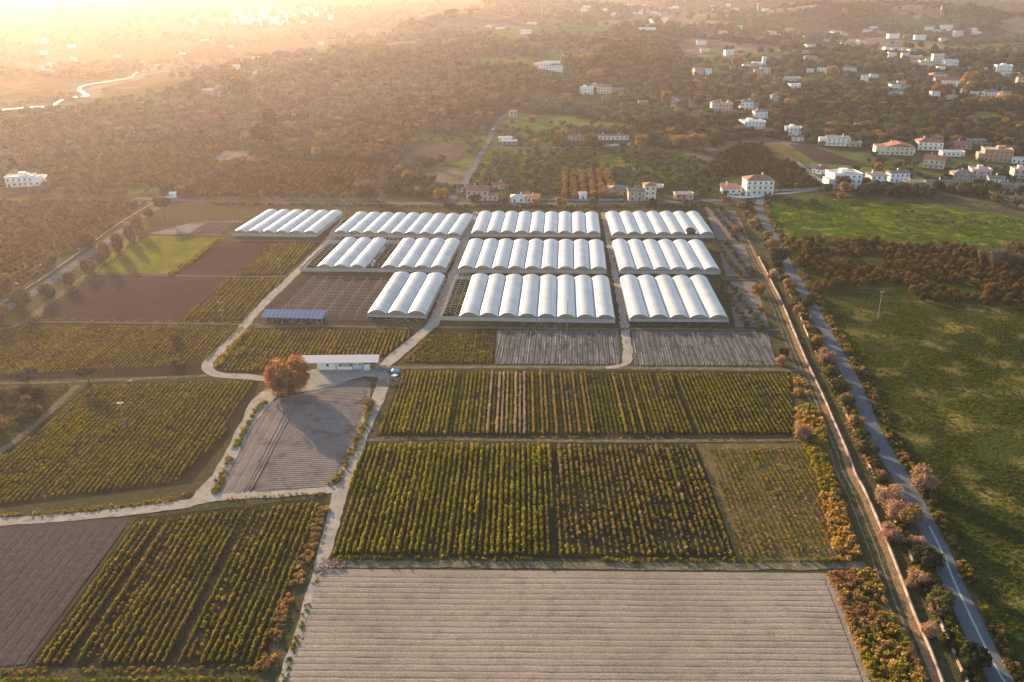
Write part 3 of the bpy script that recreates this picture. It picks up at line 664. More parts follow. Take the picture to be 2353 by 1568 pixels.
ribbon('dirt_track', [(1896, 1328), (1922, 1345), (1975, 1480), (2010, 1590), (2040, 1720)], [1.6, 2.6, 2.6, 2.8], M_BEIGE, .12, .12)
# asphalt
ribbon('asphalt_road', [(-120, 800), (0, 719), (100, 658), (200, 588), (290, 524), (345, 487), (395, 462), (405, 455)], [5, 5, 5, 5], M_ROAD, .09, .05)
ribbon('asphalt_road', [(310, 456), (500, 463), (790, 467), (1050, 468), (1400, 468), (1600, 463), (1690, 457), (1745, 452)], 6, M_ROAD, .11, .04)
ribbon('asphalt_road', [(1030, 469), (1058, 438), (1082, 398), (1103, 360), (1125, 322), (1134, 297), (1150, 276), (1172, 258), (1185, 250)], [6, 5, 4, 4, 4, 4, 4], M_ROAD, .5, .05)
RD = [(1749, 450), (1745, 476), (1755, 503), (1777, 544), (1797, 584), (1828, 641), (1855, 688), (1885, 742), (1919, 803), (1952, 863), (1979, 921), (1996, 967), (2035, 1041), (2087, 1125), (2130, 1209), (2160, 1270), (2190, 1343), (2234, 1437), (2270, 1511), (2302, 1568), (2380, 1710)]
ribbon('asphalt_road', RD, 4.8, M_ROAD, .09, .05)
for sft in (.35, .6):
    ribbon('road_marking', RD[14:], .12, M_PAINT, .12, 0, shift=sft, excl=False)
ribbon('asphalt_road', [(1745, 450), (1850, 440), (1905, 430), (1870, 405), (1830, 372), (1790, 345)], 4, M_YARD, .13, .05)
# right hand track beside the canal wall
W1 = [(1700, 500), (1725, 555), (1743.7, 592.6), (1770.6, 644.7), (1797.5, 698.5), (1824.4, 762.4), (1848, 819.6), (1871.5, 870), (1898.4, 927.3), (1915, 967), (1947, 1040.7), (1965.7, 1091), (1989, 1135), (2033, 1236), (2066.6, 1320), (2100, 1410.7), (2134, 1488), (2164, 1568), (2215, 1700)]
W2 = [(1800, 648), (1836, 722), (1854.7, 769), (1888, 838), (1922, 903.7), (1950.5, 967), (1984, 1040.7), (2012.8, 1108), (2045, 1176), (2076.7, 1242.5), (2127, 1360), (2160.8, 1434), (2194.4, 1508), (2221, 1568), (2275, 1700)]
ribbon('grassy_track', W1, 7.5, M_VERGE, .05, .2, shift=-4.2)
ribbon('wheel_rut', W1, .45, M_RUT, .09, .12, shift=-3.0, excl=False); ribbon('wheel_rut', W1, .45, M_RUT, .09, .12, shift=-4.7, excl=False)
ribbon('grass_strip', W1, 1.5, ground_mat('pinkish_gravel', (.24, .15, .08), (.32, .21, .12), (.15, .12, .05), s1=.5, s2=1.5, bump=.1), .08, .12, shift=-1.1, excl=False)
o, _ = ribbon('canal_wall', W1[2:], .55, M_CANAL, -.1, .02, kind_='thing', h=.85); tag(o, 'long low pinkish concrete wall beside the wheel ruts, left bank of the ditch', 'wall')
o, _ = ribbon('canal_wall', W2, .5, M_CANAL, -.1, .02, kind_='thing', h=.85); tag(o, 'concrete ditch wall half hidden by bushes, right bank nearest the asphalt road', 'wall')
ribbon('ditch_bed', W2, 4.0, M_VERGE, .05, .2, shift=-2.2, excl=False)
# concrete kerb wall of the left road, boundary walls by the back road
o, _ = ribbon('roadside_wall', [(-100, 757), (0, 700), (100, 640), (200, 568), (285, 508), (345, 472), (378, 455)], .3, M_CONC, 0, .02, kind_='thing', h=.6); tag(o, 'low grey wall along the far side of the left road beside the orchard', 'wall')
o, _ = ribbon('boundary_wall', [(1225, 461.5), (1300, 461.5), (1330, 462), (1430, 461.5)], .3, M_CONC, 0, .01, kind_='thing', h=1.1); tag(o, 'grey garden wall along the back road between the small houses', 'wall')
o, _ = ribbon('boundary_wall', [(1778, 441), (1860, 437), (1897, 434)], .3, M_CONC, 0, .01, kind_='thing', h=1.3); tag(o, 'grey wall at the far edge of the green meadow beside the tall white houses', 'wall')
o, _ = ribbon('boundary_wall', [(1982, 432), (2030, 434), (2075, 436)], .3, M_CONC, 0, .01, kind_='thing', h=2); tag(o, 'grey retaining wall in front of the long white farmhouse by the meadow', 'wall')
# ------------------------------------------------------------------ river and valley floor
ribbon('river', [(-120, 262), (60, 249), (130, 240), (170, 228), (200, 222), (183, 208), (195, 198), (240, 190), (300, 180), (315, 168), (360, 160), (430, 152)], [3, 3, 5, 4, 3.5, 2.5, 3], M_WATER, .9, .8)
ribbon('river_bank', [(-120, 268), (60, 253), (140, 242), (200, 230), (215, 215), (230, 200), (300, 184), (340, 170), (430, 155)], [10, 12, 16, 26, 22, 12, 8], M_SAND, .5, 4)
# ------------------------------------------------------------------ crops
def ch_F2(x, y, ri, rng):
    if x < 1268: return ('cropy' if rng.random() < .22 else 'crop', 1.1)
    r = rng.random()
    if 1268 < x < 1278: return (None, 1)
    if r < .25: return (None, 1)
    return (('crop', 'cropy', 'dry', 'dark', 'pale')[int(rng.choice(5, p=[.36, .24, .2, .17, .03]))], .9)
crops('crop_rows', [(835, 1022), (1598, 1024), (1688, 1282), (760, 1277)], UPD, 1.45, .42, ch_F2, 'tall leafy crop rows filling the large plot in front, patchy to the right', 1.05, .66, jit=.09)
def ch_F4(x, y, ri, rng):
    xb = x+(x-1228)*(.18)*(1003-y)/150
    if xb < 1022: return ('cropy' if rng.random() < .3 else 'crop', 1.0)
    if xb < 1042: return ('crop', .4)
    if xb < 1108: return (('cropy', .9) if ri % 3 == 0 else ('crop', .7))
    if xb < 1215: return ('pale', 1.0) if rng.random() < .85 and ri % 4 else ('crop', .7)
    if xb < 1245: return ('cropy', .95) if ri % 2 else ('crop', .4)
    if xb < 1375: return ('dry' if rng.random() < .45 else 'cropy', .85) if (ri % 5) in (0, 1, 3) else ('crop', .4)
    if xb < 1425: return ('crop', .45)
    if xb < 1500: return ('cropy', 1.0) if ri % 2 else ('crop', .5)
    if 1540 < xb < 1549 or 1600 < xb < 1606: return (None, 1)
    return ('cropy' if rng.random() < .3 else 'crop', .6)
crops('crop_rows', [(930, 854), (1812, 860), (1832, 998), (868, 1000)], UPD, 1.36, .42, ch_F4, 'striped crop rows with pale seed heads in the middle plot under the track', .95, .64, jit=.07)
def ch_weedy(x, y, ri, rng):
    r = rng.random(); return (None, 1) if r < .16 else (('crop', 'cropy', 'dry', 'reed')[int(rng.choice(4, p=[.2, .38, .2, .22]))], .5)
crops('weed_rows', [(1625, 1028), (1848, 1024), (1870, 1060), (1938, 1282), (1700, 1283)], UPD, 1.3, .4, ch_weedy, 'sparse yellowing weeds on the plot beside the tall crop', .8, .62, jit=.08, cat='weeds')
def mix(w, hf=1.0, gap=0.0, names=('crop', 'cropy', 'dry', 'pale', 'dark')):
    def f(x, y, ri, rng):
        g = fbm(np.array(x/40.), np.array(y/30.), 2)
        if rng.random() < gap+max(0, -g)*.5: return (None, 1)
        return names[int(rng.choice(len(w), p=w))], hf
    return f
crops('crop_rows', [(1002, 758), (1140, 760), (1133, 836), (935, 834)], UPD, 1.3, .7, mix([.8, .15, .05], .6), 'low dark green crop beside the pale junction left of the mulched beds', .8, .9, jit=.25)
crops('crop_rows', [(575, 760), (940, 760), (945, 772), (888, 818), (700, 820), (622, 856), (505, 855), (515, 825)], ROWL, 1.5, .45, mix([.5, .33, .17], .9), 'golden edged crop rows behind the long low shed', .95, .62, jit=.08)
crops('crop_rows', [(620, 560), (728, 560), (652, 630), (545, 633)], ROWL, 1.9, .45, mix([.55, .4, .05], .8), 'crop rows behind the pole left of the roofless greenhouse', .85, .75, jit=.08)
crops('crop_rows', [(530, 641), (650, 643), (556, 739), (416, 738)], ROWL, 2.1, .55, mix([.5, .45, .05], .8), 'crop rows between the purple soil and the solar panel shed', .9, .8, jit=.08)
crops('crop_rows', [(-200, 780), (80, 747), (570, 751), (520, 785), (475, 838), (-200, 876)], ROWL, 1.5, .5, mix([.4, .42, .18], .7, .1), 'long sloping crop rows left of the bend in the pale track', .85, .62, jit=.07)
crops('crop_rows', [(215, 885), (585, 876), (555, 930), (505, 1010), (400, 1110), (-200, 1185), (-200, 1070), (30, 1040)], ROWL, 1.45, .42, mix([.5, .35, .15], .8), 'thick crop rows between the two left hand tracks', .9, .6, jit=.07)
def ch_F20(x, y, ri, rng):
    k = ri % 13
    if k in (4,): return (None, 1)
    if k in (6, 7) and rng.random() < .6: return (None, 1)
    t = (x-60)/700
    return (('crop', 'cropy', 'dry')[int(rng.choice(3, p=[.62, .3, .08] if t > .55 else [.3, .45, .25]))], .9)
crops('crop_rows', [(318, 1200), (728, 1152), (742, 1165), (598, 1528), (75, 1530)], ROWL, 1.5, .34, ch_F20, 'glowing green and orange crop rows in the bottom left plot', .85, .6, jit=.07)
strip_plants('weeds', [(318, 1195), (736, 1148), (700, 1250), (420, 1300), (250, 1330)], 1.2, ['crop', 'green'], 'low green weeds between rows of the bottom left plot', (.3, .6), cat='weeds', hz=.6)
crops('crop_rows', [(0, 1558), (600, 1552), (585, 1700), (-250, 1700)], pxdir((0, 1600), (500, 1596)), 2.2, .6, mix([.6, .3, .1], .9), 'leafy rows along the bottom edge left of the track', 1.1, 1)
crops('hedge_rows', [(503, 548), (512, 552), (402, 634), (385, 632)], ROWL, 1.8, .6, mix([.5, .5], .9), 'two rows of leafy plants between the yellow green plot and tilled soil', 1.1, 1.1, inset=.2)
def ch_mulch(x, y, ri, rng): return ('dark', .35) if rng.random() < .55 else (None, 1)
crops('seedling_rows', F6, GD, 1.9, .9, ch_mulch, 'dark seedlings in the mulched beds left of the narrow track', .8, .55, z0=.1); crops('seedling_rows', F7, GD, 1.9, .9, ch_mulch, 'dark seedlings in the mulched beds right of the narrow track', .8, .5, z0=.1)
# ribbons of black and white mulch film in the beds
def mulch(poly, label):
    rows, d, e = rowlines(TP(poly), GD, 1.9, .5, .75); m = MB(); w = MB(); rng = random.Random(4)
    for a, b0, b1 in rows:
        t = b0
        while t < b1-1:
            t2 = min(b1, t+rng.uniform(3, 12)); p, q = a*e+t*d, a*e+t2*d
            (m if rng.random() < .8 else w).poly([(*(p-e*.16), .24), (*(p+e*.16), .24), (*(q+e*.16), .24), (*(q-e*.16), .24)]); t = t2+rng.uniform(0, .6)
    o = m.build('mulch_film', plain('dark_mulch_film', (.06, .09, .105), .5)); tag(o, label[0], 'mulch film', kind='stuff')
    o2 = w.build('mulch_film', plain('pale_mulch_film', (.24, .27, .27), .5)); tag(o2, label[1], 'mulch film', kind='stuff')
mulch(F6, ('dark blue film strips over the beds left of the narrow track', 'pale torn film strips over the beds left of the narrow track'))
mulch(F7, ('dark blue film strips over the beds right of the narrow track', 'pale torn film strips over the beds right of the narrow track'))
# reeds, weeds, grass
strip_plants('reeds', [(1822, 868), (1850, 880), (1895, 985), (1900, 1060), (1975, 1285), (1925, 1290), (1870, 1065), (1832, 1000)], 1.6, ['reed', 'reed', 'cropy'], 'golden reeds along the wheel ruts above the beige field', (.8, 1.7), hz=.85, cat='reeds')
strip_plants('reeds', [(1905, 1322), (2010, 1312), (2060, 1430), (2140, 1600), (2200, 1720), (2050, 1720), (1990, 1540)], 1.7, ['reed', 'cropy', 'autumn'], 'golden reeds right of the beige field in the bottom corner', (.7, 1.6), hz=.9, cat='reeds')
strip_plants('meadow_grass', [(1780, 478), (1860, 458), (2120, 475), (2480, 520), (2480, 565), (1815, 550)], .22, ['grass', 'crop'], 'short bright grass of the meadow beyond the dark orchard', (.5, 1.2), hz=.35)
strip_plants('pasture_grass', [(1880, 690), (2500, 700), (2620, 1150), (2800, 1720), (2420, 1720), (2180, 1240), (1990, 880)], .8, ['grass', 'grass', 'crop', 'grass', 'grass'], 'rough pasture grass right of the asphalt road', (.3, .75), hz=.4)
strip_plants('field_grass', [(300, 543), (500, 547), (396, 630), (216, 624)], .8, ['grass', 'cropy'], 'yellow green grass in the small plot with long shadows', (.25, .5), hz=.35)
strip_plants('margin_grass', [(-100, 895), (165, 885), (60, 985), (-100, 1080)], .7, ['grass', 'green'], 'green grass under the bushes at the left edge', (.5, 1.1), hz=.5)
strip_plants('ditch_weeds', [(1790, 640), (1838, 735), (1880, 830), (1935, 950), (1975, 1040), (2075, 1262), (2190, 1520), (2270, 1720), (2330, 1720), (2215, 1490), (2105, 1240), (2000, 1030), (1950, 905), (1860, 735), (1810, 640)], .9, ['dark', 'crop', 'green', 'autumn'], 'rank dark weeds filling the ditch and verge between wall and road', (.6, 1.5), cat='weeds')
bank('verge_grass', RD, 2.4, 1.5, ['crop', 'dark', 'autumn', 'grass'], 'dark weeds along the right verge of the asphalt road', (.6, 1.4), shift=3.9)
bank('verge_grass', [(0, 1188), (200, 1173), (400, 1148), (430, 1135)], 1.8, 2, ['cropy', 'reed'], 'yellow grass on the far verge of the left hand track', (.5, .9), .6)
bank('verge_grass', [(500, 1152), (620, 1142), (740, 1136)], .8, 2, ['reed', 'cropy'], 'orange grass on the near verge below the grey plot', (.4, .8), .6)
bank('verge_grass', [(492, 1135), (540, 1035), (585, 950), (610, 925)], 1.4, 2.5, ['crop', 'cropy'], 'green verge left of the grey plot', (.6, 1.0), .7)
bank('verge_grass', [(742, 1170), (700, 1290), (640, 1430), (605, 1540)], 2.2, 2, ['dry', 'reed', 'autumn'], 'dry weeds between the bottom left crops and the track', (.6, 1.1), .8)
bank('verge_grass', [(727, 1330), (690, 1440), (650, 1568), (620, 1680)], .9, 2.2, ['cropy', 'crop'], 'green strip between the track and the furrowed beige field', (.4, .8), .6)
bank('verge_grass', [(852, 925), (830, 990), (790, 1070), (770, 1110)], 1.8, 2, ['crop', 'dry', 'cropy'], 'weedy bank right of the grey plot', (.5, 1.1), .8)
bank('verge_grass', [(500, 842), (530, 800), (572, 762)], 1.6, 2.5, ['reed', 'cropy'], 'golden weeds inside the bend of the pale track', (.6, 1.2), .8)
bank('verge_grass', [(935, 826), (965, 795), (1000, 760)], 1.4, 2, ['autumn', 'dry'], 'rusty weeds right of the track to the greenhouses', (.6, 1.1), .6)
bank('verge_grass', [(80, 735), (300, 738), (560, 742)], .8, 2, ['cropy', 'reed', 'crop'], 'grassy ridge below the purple tilled soil', (.4, .8), .6)
bank('verge_grass', [(330, 545), (230, 620), (140, 690), (40, 760)], 2.0, 1.2, ['dry', 'crop'], 'dry grass along the left road verge', (.5, 1.0), .6)
bank('verge_grass', [(1832, 1012), (1600, 1010), (1200, 1006), (870, 1007)], .5, 2, ['reed', 'cropy'], 'yellow edge below the middle crop plot', (.3, .6), .7)
bank('verge_grass', [(760, 1283), (1200, 1288), (1690, 1290), (1940, 1289)], .6, 3, ['cropy', 'crop'], 'green edge below the tall front crop', (.5, .9), .9)
bank('verge_grass', [(0, 1545), (300, 1541), (600, 1537)], 1.0, 2.5, ['cropy', 'reed'], 'orange grass strip near the bottom edge', (.4, .8), .6)
bank('verge_grass', [(500, 470), (900, 474), (1300, 476), (1640, 474)], 3.0, .9, ['dark', 'dry', 'crop'], 'dry weeds between the back road and the greenhouses', (.6, 1.4), .9)
bank('track_grass', [(1441, 800), (1436, 765), (1428, 700), (1408, 600), (1386, 490)], .7, 3, ['crop', 'grass'], 'grass strip in the middle of the track between greenhouse blocks', (.25, .5), .4)
bank('track_grass', [(612, 1690), (655, 1568), (705, 1420), (735, 1310)], .4, 2.5, ['crop', 'grass'], 'grass strip between the ruts of the bottom track', (.25, .5), .4)
# ------------------------------------------------------------------ greenhouses
GH, GR = 2.1, 1.75
def arc(hw, rise, n):
    Rr = (hw*hw+rise*rise)/(2*rise); a = math.asin(hw/Rr)
    return [(Rr*math.sin(t), Rr*math.cos(t)-Rr+rise) for t in np.linspace(-a, a, n)]
def roof_mesh(W, L, k, hole=None, nm='tunnel_roof'):
    A = arc(W/2-.06, GR, 15); sp = 2.25; nh = max(2, round(L/sp)); V = []; ys = []
    for i in range(nh):
        for s in (0, .27, .4, .55, .72, .92): ys.append(((i+s)*L/nh, .2*math.sin(math.pi*s)**.6 if s else 0))
    ys.append((L, 0))
    for y, sag in ys:
        for x, z in A:
            f = (z/GR); V.append((x+k*y, y, GH+z-sag*(.35+.65*f)))
    n = 15; Fq = []; MI = []
    for j in range(len(ys)-1):
        for i in range(n-1):
            mi_ = 1 if j % 6 == 0 else 0
            if hole and hole(A[i][0], ys[j][0]): continue
            Fq.append((j*n+i, j*n+i+1, (j+1)*n+i+1, (j+1)*n+i)); MI.append(mi_)
    return mesh_np(nm, V, Fq, [M_FILM, M_RIB], False, MI)
def hoop_mesh(W, lean=0):
    A = arc(W/2-.1, GR, 13); return MB().tube([(x, lean*z, GH+z) for x, z in A], .055, 5).mesh('hoop', M_METAL)
def greenhouse(fl, fr, ax, cross, L, n, label, open_bays=(), front_only=(), tear=None, stilts=False, name='greenhouse'):
    a = T(*fl)[:2]; b = T(*fr)[:2]; Wt = np.linalg.norm(b-a); W = Wt/n; k = math.tan(R(ax-cross))
    e = empty(name, (a[0], a[1], .02), -R(cross), label, 'greenhouse', 'white plastic tunnel greenhouses')
    EXCL.append([tuple(a), tuple(b), tuple(b+L*np.array([math.sin(R(ax)), math.cos(R(ax))])), tuple(a+L*np.array([math.sin(R(ax)), math.cos(R(ax))]))])
    rm = roof_mesh(W, L, k); hm = hoop_mesh(W)
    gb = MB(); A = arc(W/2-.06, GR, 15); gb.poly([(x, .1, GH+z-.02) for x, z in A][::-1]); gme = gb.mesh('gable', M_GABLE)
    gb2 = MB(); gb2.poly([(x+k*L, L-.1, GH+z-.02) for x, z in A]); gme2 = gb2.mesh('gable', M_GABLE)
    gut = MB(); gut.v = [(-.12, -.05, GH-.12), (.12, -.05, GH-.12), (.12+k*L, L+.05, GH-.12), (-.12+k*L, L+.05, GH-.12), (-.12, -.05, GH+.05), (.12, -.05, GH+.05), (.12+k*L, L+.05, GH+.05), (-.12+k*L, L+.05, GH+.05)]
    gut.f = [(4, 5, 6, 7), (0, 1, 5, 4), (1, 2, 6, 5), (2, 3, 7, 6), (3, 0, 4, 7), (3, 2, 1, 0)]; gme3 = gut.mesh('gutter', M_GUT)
    for i in range(n+1):
        g = put('gutter', gme3, e); g.location = (i*W, 0, 0)
    for i in range(n):
        cx = (i+.5)*W
        if i in open_bays:
            nh = max(3, round(L/3.0))
            for j in range(nh+1):
                h = put('hoop', hm, e); h.location = (cx+k*L*j/nh, L*j/nh, 0)
            pur = MB()
            for x, z in (A[3], A[7], A[11]): pur.tube([(x, 0, GH+z), (x+k*L, L, GH+z)], .045, 5)
            q = pur.build('purlin', M_METAL, e); q.location = (cx, 0, 0)
            bed = MB(); bed.poly([(-W/2+.4, .6, .05), (W/2-.4, .6, .05), (W/2-.4+k*L, L-.6, .05), (-W/2+.4+k*L, L-.6, .05)])
            q = bed.build('planting_bed', M_CROPSOIL, e); q.location = (cx, 0, 0)
            continue
        me = rm
        if tear and i == tear[0]: me = roof_mesh(W, L, k, tear[1])
        r = put('tunnel_roof', me, e); r.location = (cx, 0, 0)
        if not (tear and i == tear[0]): put('gable', gme, r)
        else:
            for j in range(4):
                h = put('hoop', hm, e); h.location = (cx, .1+j*2.4, 0)
            fl_ = MB(); rg = random.Random(3)
            for q in range(5):
                x = -W/2+1+rg.random()*1.2+q*.9; y = rg.uniform(.3, 3.5); z = rg.uniform(1.0, 2.6)
                fl_.poly([(x, y, z), (x+.9, y+.3, z+.5), (x+1.2, y+1.5, z-.3), (x+.1, y+1.2, z-.7)])
            fl_.poly([(W/2-2.3, 1.5, 2.6), (W/2-.3, .8, 2.3), (W/2-.4, 4.8, 2.4), (W/2-1.4, 3.4, 3.3)]); q = fl_.build('torn_film', M_FILM, e); q.location = (cx, 0, 0)
        put('gable', gme2, r)
    z0 = .75 if stilts else .3
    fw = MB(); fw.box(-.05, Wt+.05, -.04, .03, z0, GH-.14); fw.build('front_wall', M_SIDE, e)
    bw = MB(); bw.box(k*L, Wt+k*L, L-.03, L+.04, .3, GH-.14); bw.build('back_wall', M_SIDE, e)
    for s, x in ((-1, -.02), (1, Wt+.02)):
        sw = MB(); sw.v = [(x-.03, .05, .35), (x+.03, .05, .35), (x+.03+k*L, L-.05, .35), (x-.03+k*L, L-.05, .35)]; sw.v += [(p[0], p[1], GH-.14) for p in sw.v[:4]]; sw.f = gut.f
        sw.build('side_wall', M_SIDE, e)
    pm = MB().tube([(0, 0, -.1), (0, 0, GH)], .06, 6).mesh('post', M_METAL); npst = n*2
    for i in range(npst+1):
        p = put('post', pm, e); p.location = (i*Wt/npst, -.14, 0)
    if stilts:
        dk = MB(); dk.box(.1, Wt-.1, .5, .6, .02, z0+.1); dk.build('gap_shade', M_DARK, e)  # dark strip standing in for the shade in the gap below the film
    rail = MB().tube([(0, -.12, GH-.2), (Wt, -.12, GH-.2)], .05, 5).build('front_rail', M_METAL, e)
    return e, W, k
G = greenhouse
G((535, 544.2), (727.7, 546.8), 6.7, 2.9, 46.5, 6, 'leftmost greenhouse, six white tunnels standing apart beside the tilled purple plot')
G((766, 545.5), (1058.9, 550.8), 6.6, 3.8, 42, 9, 'greenhouse of nine white tunnels in the back row, right of the lamp pole')
G((689.7, 625.4), (1024.8, 628.5), 4.9, 1.7, 47.5, 9, 'greenhouse with two roofless bays of bare hoops among its white tunnels', open_bays=(0, 4))
b3 = G((844, 732.7), (977.7, 738), 4.6, 4.2, 50.3, 3, 'three tunnel greenhouse standing alone right of the bare post frame', stilts=True)
G((1082.8, 545.5), (1380, 547.4), 3.6, 1.4, 43.5, 9, 'central back row greenhouse of nine tunnels with bluish stained gables')
G((1052.3, 628.5), (1394, 631.5), 3.7, 1.6, 47, 9, 'central middle row greenhouse of nine tunnels between the two dirt lanes')
G((1011, 738), (1413, 745), 3.2, 2.8, 50.5, 9, 'large front greenhouse of eight white tunnels with one bare hooped bay at its left', open_bays=(0,))
G((1405.7, 548.8), (1641, 548.8), 1.6, .3, 46.2, 7, 'right back row greenhouse with a torn hole in one roof', tear=(5, lambda x, y: (y < 9.5 and (x+.3)**2/9+(y-3)**2/40 < 1)))
G((1423.4, 631), (1655, 633), 2.1, 1.4, 47.7, 6, 'right middle row greenhouse of six white tunnels beside the young olives')
G((1445.8, 743.6), (1673.7, 745), 2.5, 1.0, 50.8, 5, 'right front greenhouse of five white tunnels above the mulched beds', stilts=True)
# hanging film of the roofless bay
# bare post frame of an uncovered greenhouse
def post_frame():
    a = T(700, 735)[:2]; ax = R(4.9); e = empty('open_greenhouse', (*T(648, 735)[:2], .06), -ax, 'uncovered greenhouse frame of bare posts and wires over purplish soil', 'greenhouse frame')
    W = 6.1; L = 50; pm = MB().tube([(0, 0, -.1), (0, 0, 2.5)], .06, 6).mesh('post', M_METAL); nb = 6; wires = MB()
    for i in range(nb+1):
        for j in range(13):
            p = put('post', pm, e); p.location = (i*W-1.5, 2+j*L/13, 0)
        wires.tube([(i*W-1.5, 2, 2.45), (i*W-1.5, 2+L*12/13, 2.45)], .03, 4)
    for j in range(0, 13): wires.tube([(-1.5, 2+j*L/13, 2.4), (nb*W-1.5, 2+j*L/13, 2.4)], .022, 4)
    wires.build('wires', M_METAL, e)
    rw = MB()
    for j in range(26): rw.tube([(-1.5, 2+j*1.9, .06), (nb*W-1.2, 2+j*1.9+.2, .08)], .06, 4)
    rw.build('drip_lines', plain('drip_pipe', (.24, .21, .19), .7), e)
    hm = hoop_mesh(7.5)
    for j in range(9):
        h = put('hoop', hm, e); h.location = (nb*W+1.2-7.5/2+3.0, 26+j*3.0, 0)
    MB().tube([(nb*W+.4, 24, GH+GR), (nb*W+.4, 52, GH+GR)], .05, 5).build('purlin', M_METAL, e)
post_frame()
# torn film sheets hanging beside the roofless bay
for i, (x, y) in enumerate(((853, 605), (857, 597), (876, 572), (880, 567))):
    p = T(x, y, 2.2); m = MB(); w = .7
    for s in range(3): m.poly([(s*w*.5, 0, 0), ((s+1)*w*.5, .12*(s % 2), 0), ((s+1)*w*.5-.1, .1, -1.9+.3*(s % 2)), (s*w*.5+.05, -.1, -1.7)])
    o = m.build('torn_film', M_FILM); o.location = p; tag(o, ('torn white film hanging lowest at the front end of the open bay', 'second torn white film strip from the front in the open bay', 'torn white film hanging midway along the open hooped bay', 'torn white film hanging farthest back in the open bay')[i], 'torn film', 'torn films hanging in the open bay')
strip_plants('bay_weeds', [(1017, 735), (1056, 735), (1078, 642), (1050, 642)], 2.2, ['crop', 'dark', 'green'], 'dark green weeds under the bare hoops of the front greenhouse', (.4, .9), cat='weeds', z0=.1)
# ------------------------------------------------------------------ solar canopy and long shed
def solar():
    a = T(603, 742)[:2]; b = T(733, 745)[:2]; w = np.linalg.norm(b-a); ang = math.atan2(b[1]-a[1], b[0]-a[0])
    e = empty('solar_canopy', (*a, .06), ang, 'open shed roofed with a long blue solar panel array', 'solar shed')
    m = MB(); d = 5.6; m.v = [(0, -1, 2.4), (w+2, -1, 2.4), (w+2, d-1, 3.9), (0, d-1, 3.9), (0, -1, 2.52), (w+2, -1, 2.52), (w+2, d-1, 4.02), (0, d-1, 4.02)]
    m.f = [(4, 5, 6, 7), (0, 1, 5, 4), (1, 2, 6, 5), (2, 3, 7, 6), (3, 0, 4, 7), (3, 2, 1, 0)]; m.build('solar_panels', M_SOLAR, e)
    pm = MB().tube([(0, 0, -.1), (0, 0, 2.6)], .09, 6).mesh('post', M_METAL); pm2 = MB().tube([(0, 0, -.1), (0, 0, 3.5)], .09, 6).mesh('post', M_METAL)
    for i in range(7):
        p = put('post', pm, e); p.location = (.5+i*(w+1)/6, -.8, 0); p = put('post', pm2, e); p.location = (.5+i*(w+1)/6, d-2, 0)
    bw = MB(); bw.box(.3, w+1.6, d-1.9, d-1.7, 0, 3.4); bw.build('back_wall', M_DARK, e)
    rg = random.Random(2); hm = MB()
    for i in range(26):
        x = rg.uniform(.5, w+1); y = rg.uniform(-2.0, 3); s = rg.uniform(.2, .7); t = rg.uniform(.2, .9); hm.box(x, x+s, y, y+s, 0, t)
    o = hm.build('clutter', plain('farm_clutter', (.28, .24, .2), .9, 0, .6, 2)); o.matrix_world = Matrix.Translation((*a, .06)) @ Matrix.Rotation(ang, 4, 'Z'); tag(o, 'crates and farm clutter heaped under the solar roof', 'clutter', kind='stuff')
solar()
EXCL.append([tuple(p) for p in TP([(590, 755), (760, 755), (760, 700), (590, 700)])])
